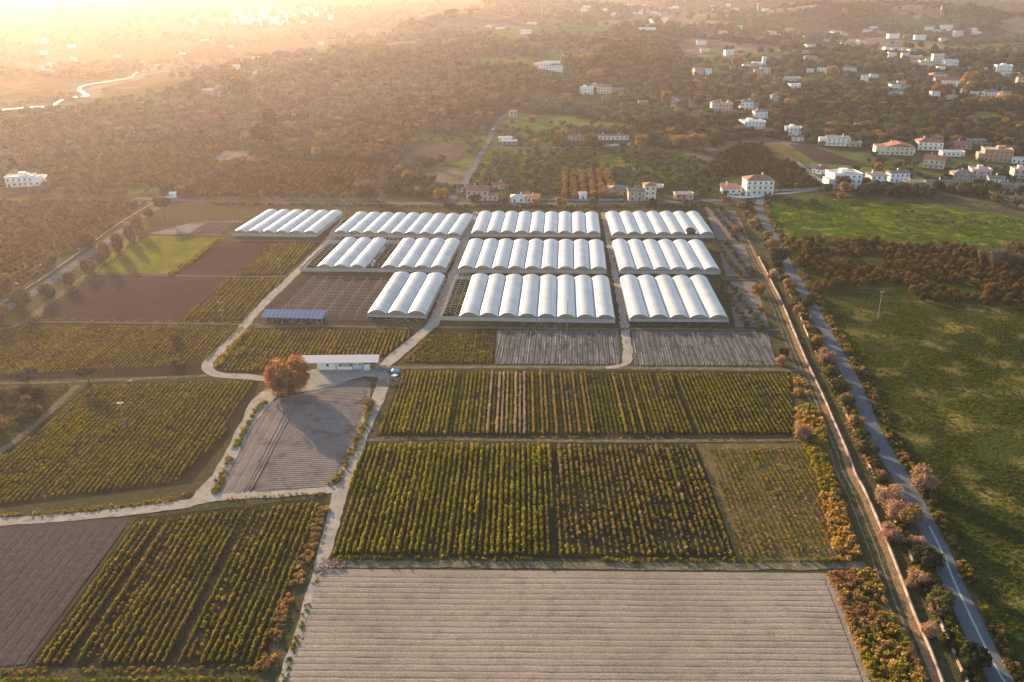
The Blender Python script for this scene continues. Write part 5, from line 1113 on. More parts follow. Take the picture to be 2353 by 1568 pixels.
# lit village on the right slope
VILL = [(2154, 152, 24, 4, M_CREAM, 'flat', M_FLAT, 'tall cream tower block in the middle of the right hand village'), (2128, 154, 28, 2, M_CREAM, 'flat', M_FLAT, 'cream building attached left of the tower block'),
 (2185, 155, 34, 2, M_WHITE, 'gable', M_PALEROOF, 'white building attached right of the tower block'), (2307, 165, 34, 2, M_WHITE, 'flat', M_FLAT, 'bright white house with terraces far right of the tower block'),
 (2251, 164, 36, 1, M_CREAM, 'flat', M_FLAT, 'long cream bungalow between the tower block and the bright white house'), (2158, 186, 34, 2, M_CREAM, 'hip', M_TERRA, 'cream house with red roof above the white long house'),
 (2178, 193, 52, 1, M_WHITE, 'gable', M_TERRA, 'long white house with many windows above the round orange tree'), (2277, 221, 40, 1, M_WHITE, 'hip', M_TILEGREY, 'white house with dark hipped roof among trees on the far right'),
 (2081, 206, 24, 1, M_CREAM, 'gable', M_TERRA, 'small cream cottage in the middle of the lit olive slope'), (1954, 164, 30, 1, M_WHITE, 'hip', M_TERRA, 'white cottage with wide red hipped roof'),
 (1863, 144, 30, 2, M_PINK, 'hip', M_TERRA, 'pink house with red roof left of the golden tree'), (1889, 165, 20, 1, M_WHITE, 'flat', M_FLAT, 'white box house under the golden tree'),
 (1862, 167, 16, 1, M_WHITE, 'flat', M_FLAT, 'small white box house left of the golden tree'), (1820, 172, 12, 1, M_WHITE, 'flat', M_FLAT, 'tiny white hut on the lit slope'),
 (1819, 187, 40, 1, M_CREAM, 'flat', M_FLAT, 'long low building with flat roof on the lit slope'), (1846, 189, 20, 1, M_SALMON, 'hip', M_TERRA, 'little brownish cottage beside the long low building'),
 (1744, 151, 26, 1, M_WHITE, 'flat', M_FLAT, 'low white house left of the water tower'), (1756, 151, 9, 3, M_WHITE, 'flat', M_FLAT, 'slim white tower on the low white house'),
 (1716, 155, 18, 1, M_WHITE, 'hip', M_TILEGREY, 'small pale house left of the low white one'), (1744, 176, 22, 2, M_STONE, 'hip', M_TILEGREY, 'grey hip roofed house at the edge of the gully'),
 (1606, 172, 22, 2, M_PINK, 'hip', M_TERRA, 'pinkish house on the gully rim'), (1628, 172, 14, 2, M_WHITE, 'gable', M_TILEGREY, 'small white gabled house on the gully rim'),
 (1676, 128, 20, 2, M_WHITE, 'flat', M_FLAT, 'white house right of the orange tree clump on the ridge'), (1620, 121, 20, 1, M_CREAM, 'gable', M_PALEROOF, 'glowing orange roofed hut on the ridge'),
 (1612, 104, 24, 2, M_WHITE, 'hip', M_TILEGREY, 'white house at the foot of the upper village'), (1660, 80, 22, 2, M_WHITE, 'hip', M_TILEGREY, 'grey roofed white house at the top right of the upper village'),
 (1645, 88, 28, 1, M_PINK, 'hip', M_PALEROOF, 'pale pink house in the middle of the upper village'), (1618, 86, 24, 1, M_WHITE, 'flat', M_FLAT, 'flat white house in the middle of the upper village'),
 (1658, 92, 18, 1, M_WHITE, 'flat', M_FLAT, 'low white house below the pale pink one'), (1770, 82, 28, 2, M_CREAM, 'flat', M_FLAT, 'cream block of the ridge hamlet'), (1785, 84, 20, 1, M_WHITE, 'flat', M_FLAT, 'white box of the ridge hamlet right of the cream block'),
 (1842, 79, 20, 1, M_PINK, 'hip', M_TERRA, 'small pink house at the right end of the ridge hamlet'), (1832, 88, 36, 1, M_CREAM, 'flat', M_FLAT, 'long terrace of low houses in the ridge hamlet'),
 (1888, 108, 18, 1, M_WHITE, 'hip', M_TILEGREY, 'small white house below the ridge hamlet'), (1897, 96, 16, 1, M_WHITE, 'hip', M_TILEGREY, 'small grey white house below the ridge hamlet, the upper one'),
 (1959, 109, 20, 1, M_WHITE, 'hip', M_TERRA, 'white cottage glowing alone on the dark slope'), (2048, 114, 28, 1, M_WHITE, 'hip', M_TILEGREY, 'white house behind the lit olive slope'),
 (2062, 120, 24, 1, M_WHITE, 'flat', M_FLAT, 'pale shed right of the white house behind the olives'), (2050, 133, 18, 2, M_WHITE, 'hip', M_TERRA, 'bright white cottage left of the tower block'),
 (2080, 136, 16, 2, M_CREAM, 'flat', M_FLAT, 'cream cube house left of the tower block'), (2105, 136, 26, 1, M_CREAM, 'flat', M_FLAT, 'long cream house just left above the tower block'), (2103, 147, 26, 1, M_PINK, 'flat', M_FLAT, 'pinkish low house just left of the tower block'),
 (1994, 73, 22, 1, M_WHITE, 'hip', M_TERRA, 'small white house on the far slope'), (2028, 78, 18, 1, M_SALMON, 'flat', M_FLAT, 'small brick house on the far slope'), (2155, 73, 20, 1, M_CREAM, 'flat', M_FLAT, 'cream house left of the far tower house'),
 (2181, 71, 9, 1, M_WHITE, 'gable', M_PALEROOF, 'tiny white hut left of the far tower house'), (2203, 84, 20, 3, M_CREAM, 'flat', M_FLAT, 'far three storey tower house high on the right'), (2247, 79, 20, 1, M_WHITE, 'hip', M_PALEROOF, 'white cottage right of the far tower house'),
 (1490, 70, 34, 1, M_WHITE, 'flat', M_FLAT, 'white villa group lower on the far centre slope'), (1484, 62, 14, 1, M_CREAM, 'flat', M_FLAT, 'small cream house just above the lower villa group'), (1516, 53, 36, 2, M_WHITE, 'flat', M_FLAT, 'long white farm on the far centre slope'),
 (1527, 47, 16, 1, M_WHITE, 'gable', M_PALEROOF, 'white gabled house on top of the long white farm'), (1690, 24, 18, 1, M_WHITE, 'hip', M_PALEROOF, 'faint house high on the hazy ridge'), (1727, 27, 20, 1, M_WHITE, 'flat', M_FLAT, 'faint white house below the antenna mast'),
 (1761, 25, 16, 1, M_WHITE, 'hip', M_PALEROOF, 'faint white house right of the antenna mast'), (2008, 66, 14, 1, M_WHITE, 'flat', M_FLAT, 'pale dot of a house on the far slope'), (2107, 45, 14, 2, M_STONE, 'flat', M_FLAT, 'stone house on top of the bare orange hillock'),
 (2345, 194, 16, 2, M_PINK, 'hip', M_TERRA, 'pink house cut by the right edge halfway up the slope'), (2325, 177, 40, 1, M_STONE, 'flat', M_FLAT, 'ruined stone walls near the right edge')]
for v in VILL: H_(*v, yaw=random.uniform(-12, 12), depth=.6, det=1 if v[2] > 24 else 0, chimney=False)
# faint scattered houses in the haze: nothing tells them apart
rg = random.Random(11)
for i in range(26):
    H_(rg.uniform(1340, 1700), rg.uniform(14, 46), rg.uniform(9, 17), rg.choice((1, 1, 2)), M_WHITE, rg.choice(('flat', 'hip')), M_PALEROOF, 'tiny pale house scattered on the hazy far hill', rg.uniform(-20, 20), .6, 0, group='tiny pale houses on the far hill', chimney=False)
for i in range(58):
    x = rg.gauss(600, 75) if i < 40 else rg.uniform(560, 640); y = rg.uniform(20, 62)-(x-600)*-.02
    H_(x, y, rg.uniform(7, 13), rg.choice((2, 3)), M_WHITE, 'flat', M_FLAT, 'tiny white house of the hazy town across the valley', rg.uniform(-20, 20), .7, 0, group='houses of the hazy town', chimney=False)
for i in range(18):
    H_(rg.uniform(30, 760), rg.uniform(95, 175), rg.uniform(10, 18), rg.choice((1, 2)), M_WHITE, 'flat', M_PALEROOF, 'faint white building on the hazy valley floor', rg.uniform(-20, 20), .5, 0, name='building', group='faint valley buildings', chimney=False)
for i in range(38):
    x = rg.uniform(1680, 2345); y = rg.uniform(62, 215) if i < 26 else rg.uniform(225, 300)
    if y > 220: x = rg.uniform(2010, 2340); y = rg.uniform(195, 232)
    H_(x, y, rg.uniform(15, 28), rg.choice((1, 2, 2)), rg.choice((M_WHITE, M_WHITE, M_CREAM, M_PINK)), rg.choice(('flat', 'hip', 'gable')), rg.choice((M_TERRA, M_TILEGREY)), 'small pale house half hidden among trees on the right hand slope', rg.uniform(-20, 20), .6, 0, group='small houses among the trees of the right hand slope', chimney=False)
# white fence walls of the red roofed farmhouse
def fence(pts, h, label, name='garden_wall', mat=M_WHITE, posts=7, off=.2):
    P = spline([T(*p) for p in pts], 6); z = hgt(P[:, 0], P[:, 1]); e = empty(name, (P[0][0], P[0][1], z[0]), 0, label, 'wall'); m = MB()
    L = [(p[0]-P[0][0], p[1]-P[0][1], q-z[0]) for p, q in zip(P, z)]
    for a, b in zip(L[:-1], L[1:]):
        t = np.array([b[0]-a[0], b[1]-a[1]]); n_ = np.array([-t[1], t[0]])/np.linalg.norm(t)*.12
        q = [(a[0]-n_[0], a[1]-n_[1]), (b[0]-n_[0], b[1]-n_[1]), (b[0]+n_[0], b[1]+n_[1]), (a[0]+n_[0], a[1]+n_[1])]; zz = [a[2], b[2], b[2], a[2]]; k = len(m.v)
        m.v += [(x, y, w_-.8) for (x, y), w_ in zip(q, zz)]+[(x, y, w_+h) for (x, y), w_ in zip(q, zz)]; m.f += [tuple(k+i for i in f) for f in ((3, 2, 1, 0), (4, 5, 6, 7), (0, 1, 5, 4), (1, 2, 6, 5), (2, 3, 7, 6), (3, 0, 4, 7))]
    m.build('wall_panel', mat, e); pm = box_me('gate_post', -.22, .22, -.22, .22, -.5, h+.9, mat)
    for i in range(posts): q = L[round(i*(len(L)-1)/(posts-1))]; p = put('gate_post', pm, e); p.location = q
    return e
fence([(1140, 341), (1200, 343), (1290, 342), (1376, 340)], 1.4, 'long white garden wall with posts below the left red roofed stable', mat=M_CONC, posts=12)
fence([(1380, 337.5), (1412, 336), (1446, 334.5)], 1.5, 'white balustrade wall in front of the red roofed farmhouse', posts=8)
fence([(1672, 452), (1700, 456), (1728, 455), (1772, 451)], 1.2, 'white forecourt wall with posts in front of the apartment house', posts=10)
ribbon('country_lane', [(1446, 339), (1490, 340), (1520, 344), (1545, 350)], 3, M_TRACKG, .45, .2)
ribbon('country_lane', [(1390, 345), (1230, 346), (1140, 345)], 3, M_TRACKG, .45, .2)
ribbon('country_lane', [(2130, 437), (2190, 452), (2250, 463), (2353, 482), (2500, 510)], 1.6, M_TRACKG, .10, .3)
ribbon('country_lane', [(2222, 420), (2270, 440), (2310, 458), (2360, 478)], 1.2, M_CANAL, .12, .15)
# ------------------------------------------------------------------ poles
def pole(px, py, ty, label, arms=1, lamp=False, group='utility poles', r=.16):
    p = T(px, py); k = ppm(p); h = max(5, (py-ty)/k/.93); e = empty('street_lamp' if lamp else 'utility_pole', (p[0], p[1], p[2]), random.uniform(-.3, .3), label, 'street lamp' if lamp else 'pole', group)
    MB().tube([(0, 0, -.5), (0, 0, h)], r, 7, r*.6).build('pole', M_CONC, e)
    if lamp:
        MB().tube([(0, 0, h-.1), (.6, 0, h+.25), (1.5, 0, h+.3)], .05, 5).build('arm', M_METAL, e); MB().box(1.3, 2.0, -.14, .14, h+.22, h+.36).build('lamp_head', M_WHITE, e)
    for a in range(arms):
        z = h-.35-a*h*.2; c = MB().box(-.9, .9, -.06, .06, z-.06, z+.06).build('crossarm', M_METAL, e)
        im = MB().tube([(0, 0, 0), (0, 0, .3)], .09, 6).mesh('insulator', M_WHITE)
        for x in (-.8, 0, .8): i_ = put('insulator', im, c); i_.location = (x, 0, z+.065 if x else h*.0+z+.065)
    return (p[0], p[1], p[2]+h)
pa = pole(518, 780, 695, 'tall pole with two crossarms beside the pale track bend', 2)
pb = pole(287, 985, 922, 'pole with crossarm standing in the left crop rows')
pc = pole(645, 635, 596, 'pole with crossarm left of the roofless greenhouse')
pd = pole(2016, 737, 671, 'lone pole standing in the right hand pasture')
pe = pole(1303, 757, 692, 'plain pole in front of the big central greenhouse', 0)
pf = pole(793, 505, 463, 'pole with lamp between the first two greenhouses', 1)
pg = pole(1095, 391, 361, 'sunlit pole beside the uphill road behind the pink house', 1)
ph = pole(1051, 466, 409, 'tall pole at the fork of the back road', 0)
pi_ = pole(1152.6, 466.5, 434, 'pole between the pink house and the small white cottage', 1)
for i, (x, y, t, l) in enumerate(((504.6, 461, 438, 'pole on the hazy back road left of the greenhouses'), (1300, 461, 436, 'pole by the back road in front of the open orchard gap'), (903, 380, 354, 'pole at the corner of the brown patch among olives'), (882, 400, 375, 'pole below the brown patch near the citrus orchard corner'),
    (944, 336, 310, 'pole above the brown patch'), (962.5, 299, 279, 'second pole above the brown patch, farther uphill'), (883.5, 212, 193, 'pole in the russet woods'), (1239, 118, 95, 'tall thin pole on the hazy slope, middle of three'), (1121.7, 118, 95, 'tall thin pole on the hazy slope, left of three'),
    (1349, 109, 93, 'tall thin pole on the hazy slope, right of three'), (231, 380, 357, 'faint pole among the orange orchards at left'), (284, 345, 329, 'faint pole farther back among the orange orchards'), (424, 266, 248, 'faint pole below the left ridge'), (155, 400, 388, 'faint pole right of the glowing villa'),
    (1826.6, 443, 422, 'pole behind the meadow wall'), (1643, 455, 432, 'pole left of the apartment house'), (1807.6, 407, 390, 'pointed pole behind the apartment house'), (2217, 430, 402, 'pole beside the stone house right of the arches'))):
    pole(x, y, t, l, 1 if i % 3 else 0)
for x, y, t, l in ((178, 597, 576, 'third nearest lamp on the left road'), (34, 679, 669, 'nearest lamp on the left road'), (92, 634, 622, 'second nearest lamp on the left road'), (288, 533, 519, 'fourth lamp on the left road'), (319, 489, 479, 'farthest lamp on the left road'),
                   (260, 446, 425, 'lamp above the clipped hedge at left'), (114, 444, 423, 'lamp beside the glowing villa'), (361, 453, 439, 'lamp at the gate house junction')):
    pole(x, y, t, l, 0, True, 'street lamps', .1)
def cable(a, b, label, sag=1.2):
    a = Vector(a); b = Vector(b); m = MB(); pts = [a.lerp(b, t/12)-Vector((0, 0, sag*4*(t/12)*(1-t/12))) for t in range(13)]; m.tube(pts, .016, 4); o = m.build('power_cable', M_TYRE); tag(o, label, 'cable')
cable(pa, pc, 'thin cable from the double crossarm pole to the pole behind it'); cable(pb, pa, 'thin cable from the nearest pole to the double crossarm pole'); cable(ph, pi_, 'thin cable between two poles in front of the pink house'); cable(pf, ph, 'thin cable along the back road over the greenhouses')
q = T(-60, 770); cable(pa, (q[0], q[1], 11), 'thin cable running left from the double crossarm pole'); cable(pc, pf, 'thin cable from the crop pole to the lamp pole')
# lattice masts
def mast(px, py, ty, label):
    p = T(px, py); h = (py-ty)/ppm(p); m = MB(); w = h*.07
    for sx, sy in ((1, 1), (1, -1), (-1, -1), (-1, 1)): m.tube([(sx*w, sy*w, -1), (sx*w*.15, sy*w*.15, h)], h*.012, 4)
    for i in range(8):
        t = i/8; u = (i+1)/8; a = w*(1-.85*t); b = w*(1-.85*u); m.tube([(-a, -a, h*t), (b, -b, h*u)], h*.008, 4); m.tube([(a, -a, h*t), (a, a, h*t)], h*.008, 4); m.tube([(-a, -a, h*t), (a, -a, h*t)], h*.008, 4)
    o = m.build('lattice_mast', M_METAL); o.location = p; tag(o, label, 'mast')
mast(1245, 30, 12, 'hazy lattice mast on the ridge above the hillock'); mast(1740, 28, 9, 'hazy lattice mast above the upper village'); mast(2161, 33, 14, 'lattice mast on the far right ridge')
# ------------------------------------------------------------------ vehicles
def car(px, py, yaw, col, label, name='parked_car', van=False, z=.12):
    p = T(px, py); e = empty(name, (p[0], p[1], p[2]+z), yaw, label, 'van' if van else 'car'); L, W, h = (4.9, 1.9, .95) if van else (4.1, 1.7, .8)
    prof = [(-L/2, .3), (-L/2, h*.85), (-L/2+.15, h), (-L*.32, h+.03), (-L*.22, h+.55+(.45 if van else 0)), (L*.16 if not van else L*.3, h+.58+(.45 if van else 0)), (L*.3 if not van else L*.42, h+.02), (L/2-.1, h-.1), (L/2, h*.7), (L/2, .3)]
    m = MB(); n = len(prof)
    ys = [(-W/2, 1), (-W/2+.08, 1.0), (W/2-.08, 1.0), (W/2, 1)]
    for y, s in ((-W/2, 0), (W/2, 0)):
        for x, z_ in prof: m.v.append((x, y*(.86 if z_ > h+.1 else 1), z_))
    m.f = [tuple(range(n)), tuple(range(2*n-1, n-1, -1))]+[(i, n+i, n+(i+1) % n, (i+1) % n) for i in range(n)]
    mt = plain('car_paint', col, .3); b = m.build('body', mt, e)
    gl = MB(); t_ = h+.5+(.45 if van else 0)
    for y in (-W/2*.93-.012, W/2*.93+.012): gl.poly([(-L*.27, y*1.02, h+.1), (L*.24, y*1.02, h+.1), (L*.14, y*.97, t_-.05), (-L*.2, y*.97, t_-.05)])
    gl.build('side_windows', M_GLASS, b)
    wm = MB().tube([(0, -.1, 0), (0, .1, 0)], .32, 12).mesh('wheel', M_TYRE)
    for x in (-L*.32, L*.3):
        for y in (-W/2+.02, W/2-.02): w = put('wheel', wm, e); w.location = (x, y, .32)
car(870, 465, .02, (.09, .09, .1), 'dark car driving on the back road behind the greenhouses', 'car')
car(1133, 301, 1.3, (.6, .6, .6), 'white car on the uphill road', 'car', z=.6)
car(1211, 468.5, .4, (.6, .6, .6), 'light car parked at the verge by the beige cottage')
car(1428, 464, .05, (.12, .13, .14), 'dark car parked by the back road near the stone house')
car(391, 456.5, .1, (.6, .6, .6), 'white van at the gate house junction', 'parked_van', True)
car(1691, 244, .2, (.55, .6, .65), 'pale van parked in the gully hamlet', 'parked_van', True, .3)
car(1700, 453, 0, (.07, .07, .08), 'dark car under the carport beside the apartment house')
# ------------------------------------------------------------------ trees that stand alone
def tr(k, x, y, r, zs, label, **kw): return tree(k, T(x, y), r, zs, label, **kw)
tr('oak_tree', 668, 896, 6.9, .96, 'huge round orange tree beside the long low shed')
tr('autumn_tree', 848, 938, 2.0, .9, 'small orange tree in the weedy bank of the grey plot')
tr('olive_tree', 65, 884, 3.8, .95, 'spreading tree left of the narrow track corner'); tr('pine_tree', 205, 882, 3.6, .85, 'flat topped dark tree at the head of the narrow left track')
tr('pine_tree', 378, 503, 6.0, 1.0, 'large umbrella pine at the left road junction'); tr('evergreen_tree', 345, 500, 3.0, 1, 'dark bush left of the large umbrella pine')
tr('pine_tree', 1056, 450, 4.2, .85, 'umbrella pine with orange rim at the fork of the back road')
tr('autumn_tree', 1015, 467, 5.6, .95, 'round greenish autumn tree by the back road left of the fork', name='broadleaf_tree'); tr('leafless_tree', 838, 455, 6, 1, 'pale leafless tree at the corner of the citrus orchard')
for x, y, k, r, l in ((1093, 466, 'olive_tree', 3.3, 'olive in front of the pink house'), (1162, 471, 'olive_tree', 2.9, 'olive on the road edge left of the white cottage'), (1232, 474, 'autumn_tree', 3.0, 'russet tree in front of the beige cottage'), (1290, 477, 'autumn_tree', 3.6, 'russet tree on the road edge left of the tiny hut'),
                      (1362, 477, 'olive_tree', 3.5, 'round tree on the road edge right of the tiny hut'), (1500, 472, 'evergreen_tree', 2.6, 'dark bush in front of the tall cream house'), (1577, 474, 'olive_tree', 2.6, 'dark olive in front of the pink bungalow')):
    tr(k, x, y, r, .9, l)
for i, (x, y, r) in enumerate(((55, 708, 3.8), (20, 672, 3.6), (110, 683, 3.2), (158, 655, 3.0), (115, 615, 3.0), (205, 625, 3.2), (243, 604, 3.0), (200, 568, 4.0), (272, 580, 3.0), (302, 556, 2.8), (318, 534, 2.8), (8, 738, 3.2), (178, 578, 3.0))):
    tr('round_tree', x, y, r*1.08, 1.7 if 200 < x < 320 and y < 610 else 1.1, 'round roadside tree along the left asphalt road', group='round trees along the left road')
tr('feathery_bush', 2118, 1128, 3.6, 1.0, 'big feathery pink bush on the pasture side of the asphalt road')
for x, y, r, k, l in ((2040, 1160, 3.4, 'feathery_bush', 'tall pinkish bush on the ditch side opposite the lone feathery one'), (2058, 1190, 3.0, 'feathery_bush', 'pinkish bush merging below the tall ditch side one'), (2085, 1205, 3.2, 'autumn_tree', 'russet bush beside the asphalt road below the pinkish pair'), (2045, 1240, 2.6, 'feathery_bush', 'pale bush between the two ditch walls'),
                      (2128, 1300, 3.2, 'evergreen_tree', 'dark round bush above the pale sprawling one by the road'), (2100, 1345, 2.6, 'feathery_bush', 'pale sprawling bush on the lower ditch wall'), (2160, 1400, 3.0, 'green_tree', 'yellow green bush leaning over the lower ditch wall'), (2135, 1460, 2.0, 'feathery_bush', 'small pink bush between the walls near the bottom corner'),
                      (2235, 1535, 3.0, 'evergreen_tree', 'dark bush by the road in the bottom right corner'), (1898, 835, 3.4, 'feathery_bush', 'bright pink feathery bush halfway down the hedge'), (1880, 792, 2.4, 'autumn_tree', 'russet bush above the bright pink one'), (1930, 905, 3.4, 'green_tree', 'dense green orange bush in the hedge below the pink one'), (1905, 870, 2.6, 'green_tree', 'greenish bush just below the bright pink one'),
                      (1832, 718, 2.0, 'feathery_bush', 'small pink bush beside the road bend'), (1855, 705, 3.4, 'evergreen_tree', 'dark reddish bush overhanging the road'), (1815, 670, 3.0, 'autumn_tree', 'orange bush left of the overhanging dark one'), (1775, 640, 2.8, 'feathery_bush', 'pink bush against the canal wall'), (1742, 678, 3.0, 'autumn_tree', 'round russet tree right of the front right greenhouse'),
                      (1775, 575, 3.6, 'autumn_tree', 'large orange tree on the road bend'), (1790, 602, 4.2, 'evergreen_tree', 'large dark tree at the road bend'), (1765, 548, 2.4, 'autumn_tree', 'orange shrub above the road bend'), (1726, 520, 2.4, 'feathery_bush', 'pale pink shrub left of the asphalt road'), (1712, 497, 2.0, 'feathery_bush', 'small pink shrub near the road top'),
                      (1690, 535, 2.4, 'autumn_tree', 'orange tree right of the back right greenhouse'), (1668, 467, 2.8, 'autumn_tree', 'bright orange tree below the low red panelled house'), (1700, 480, 2.6, 'autumn_tree', 'orange shrub where the wheel ruts start'), (1750, 760, 2.0, 'green_tree', 'greenish shrub between track and olives'), (1748, 720, 1.8, 'autumn_tree', 'orange shrub beside the grassy track'),
                      (1800, 820, 2.0, 'evergreen_tree', 'dark shrub at the end of the mulched beds'), (1795, 838, 2.2, 'feathery_bush', 'pinkish shrub at the corner of the mulched beds'), (1845, 1010, 3.0, 'feathery_bush', 'pale orange shrub at the corner of the two crop plots'), (1968, 985, 2.4, 'autumn_tree', 'orange brown bush in the lower hedge'),
                      (1985, 1010, 2.2, 'green_tree', 'green bush below the orange brown one'), (2005, 1046, 1.8, 'evergreen_tree', 'small dark bush by the second ditch wall'), (1946, 935, 2.4, 'green_tree', 'green bush lowest in the upper hedge')):
    tr(k, x, y, r, .95, l, cat='bush' if 'bush' in l or 'shrub' in l else 'tree', name='bush' if k != 'feathery_bush' and 'bush' in l else None)
hedge = random.Random(5); Wp = spline([T(*p) for p in RD], 1)
for i in range(74):
    t = hedge.uniform(.0, .97); j = int(t*(len(Wp)-2)); d = Wp[j+1]-Wp[j]; d /= np.linalg.norm(d); n_ = np.array([-d[1], d[0]])
    s = hedge.choice((1, 1, 1, -1)); o_ = hedge.uniform(4.4, 7.0) if s > 0 else hedge.uniform(4.2, 5.5); q = Wp[j]+n_*s*o_*(1 if n_[0] < 0 else -1)
    k = hedge.choice(('autumn_tree', 'green_tree', 'evergreen_tree', 'evergreen_tree', 'feathery_bush', 'citrus_tree')); r = hedge.uniform(1.0, 2.1) if s > 0 else hedge.uniform(.7, 1.3)
    tree(k, (q[0], q[1], 0), r, .9, 'wild bush in the tangled hedge along the asphalt road', 'hedge bushes along the asphalt road', 'bush', name='hedge_bush')
# bushes at left edge
for i in range(22):
    x = hedge.uniform(-30, 110); y = hedge.uniform(905, 1000)
    tree(hedge.choice(('evergreen_tree', 'autumn_tree', 'broadleaf_tree')), T(x, y), hedge.uniform(1.3, 2.4), .9, 'low bush in the thicket at the left edge', 'thicket at the left edge', 'bush', name='bush')
tr('broadleaf_tree', 405, 785, 2.3, .6, 'upper brown tree standing in the left crop rows', name='bush', cat='bush'); tr('broadleaf_tree', 405, 838, 2.0, .6, 'lower brown tree standing in the left crop rows', name='bush', cat='bush')
# poplars etc. in the middle distance
for x, y, r, k, zs, l in ((1530, 250, 6.5, 'autumn_tree', 1.6, 'tall russet tree between the hut and the white house'), (1295, 238, 4, 'autumn_tree', 1.5, 'left orange poplar clump below the hill hamlet'), (1306, 238, 3.5, 'autumn_tree', 1.7, 'orange poplar touching the left clump'), (1347, 236, 5, 'autumn_tree', 1.2, 'orange poplars below the flat cream house'),
    (1392, 237, 5, 'autumn_tree', 1.0, 'pink orange trees below the red gabled house'), (1270, 200, 5, 'autumn_tree', .9, 'orange bushy tree below the white balconied house'), (1251, 182, 4, 'autumn_tree', 1.8, 'slim orange tree left below the balconied house'), (1370, 190, 13, 'autumn_tree', .8, 'big golden tree left of the umbrella pine'), (1402, 190, 7, 'pine_tree', 1, 'dark umbrella pine among golden trees'),
    (1345, 150, 9, 'autumn_tree', 1, 'golden tree clump on the slope right of the hill hamlet'), (1910, 308, 7, 'oak_tree', .95, 'bright orange tree right above the white cube house'), (1981, 335, 5.5, 'leafless_tree', 1.1, 'pale pink bare tree left of the villa row'), (1950, 295, 5, 'green_tree', 1, 'yellow green tree right of the bright orange one'),
    (2290, 470, 4, 'green_tree', 1, 'yellow green round bush at the right of the meadow'), (2335, 478, 5, 'leafless_tree', .8, 'pale bare thicket at the right edge of the meadow'), (1937, 462, 3.6, 'autumn_tree', .7, 'russet bush on the far edge of the meadow'), (1808, 468, 3.2, 'olive_tree', .7, 'pale olive left on the far edge of the meadow'), (1830, 470, 2.6, 'olive_tree', .7, 'olive right of the pale one on the meadow edge'),
    (1868, 468, 2.6, 'olive_tree', .7, 'small grey olive on the meadow edge'), (2055, 452, 2.8, 'evergreen_tree', 1, 'dark round bush in the meadow corner'), (1930, 450, 3, 'autumn_tree', .7, 'russet bush in front of the big white house'), (2076, 440, 4, 'evergreen_tree', .9, 'dark shrubs in front of the long farmhouse, left'), (2040, 438, 3.6, 'evergreen_tree', .9, 'dark shrubs below the white farmhouse'),
    (1475, 338, 6, 'autumn_tree', 1, 'orange topped oak right of the farmhouse'), (1355, 338, 7, 'green_tree', .8, 'round olive green garden tree in front of the stable'), (1290, 320, 5, 'autumn_tree', .9, 'brown round tree left of the stable'), (1600, 345, 10, 'autumn_tree', .75, 'wide orange oaks above the dark orchard'), (1560, 340, 8, 'autumn_tree', .75, 'orange oak left of the wide ones'), (1645, 340, 8, 'green_tree', .8, 'green and gold tree right of the wide orange oaks'),
    (2230, 200, 12, 'autumn_tree', .8, 'golden green round tree right of the long white house'), (2165, 222, 12, 'oak_tree', .8, 'big orange round tree below the long white house'), (2240, 225, 11, 'green_tree', .85, 'big yellow round tree right of the orange one'), (2265, 250, 10, 'autumn_tree', .7, 'orange round tree on the dark slope, left of two'), (2315, 250, 12, 'autumn_tree', .75, 'orange round tree on the dark slope, right of two'),
    (1912, 178, 10, 'autumn_tree', .8, 'russet tree right below the white box houses'), (1902, 160, 10, 'green_tree', .9, 'golden tree beside the white box house'), (1690, 160, 9, 'autumn_tree', 1.1, 'tall orange tree right of the gully rim'), (432, 224, 9, 'cypress_tree', .9, 'large dark cypress clump on the left ridge'), (545, 228, 9, 'cypress_tree', .9, 'dark cypress clump right of the ridge farmhouse'), (560, 228, 8, 'cypress_tree', .9, 'dark cypress merging with the clump right of the ridge farmhouse'),
    (620, 300, 8, 'cypress_tree', .9, 'dark cypress at the edge of the brown woods'), (605, 335, 9, 'evergreen_tree', 1.1, 'dark tree group above the small white path'), (1590, 440, 3, 'cypress_tree', 1.4, 'orange tinged cypress right of the pale shed'), (1135, 238, 7, 'autumn_tree', .9, 'russet tree right of the woods gap'), (1055, 232, 7, 'broadleaf_tree', 1.1, 'pale russet tree at the lower edge of the woods')):
    tr(k, x, y, r, zs, l, name='broadleaf_tree' if k in ('oak_tree', 'green_tree') else None)
# leafless poplars in the orchard
for i in range(9):
    tr('leafless_tree', 2255+i*9+hedge.uniform(-3, 3), 620+hedge.uniform(-12, 10), hedge.uniform(2.0, 3.2), 1.9, 'pale leafless tree in the clump inside the dark orchard', group='bare trees in the orchard')
# bare saplings in the meadow
for x, y in ((2095, 490), (2140, 497), (2166, 508), (2190, 515), (2215, 505), (2240, 512), (2120, 505), (2172, 494), (2060, 500), (2265, 518)):
    tr('leafless_tree', x, y, 1.3, .9, 'small leafless sapling in the green meadow', group='meadow saplings', cat='sapling', name='sapling')
for x in range(0, 8):
    pass
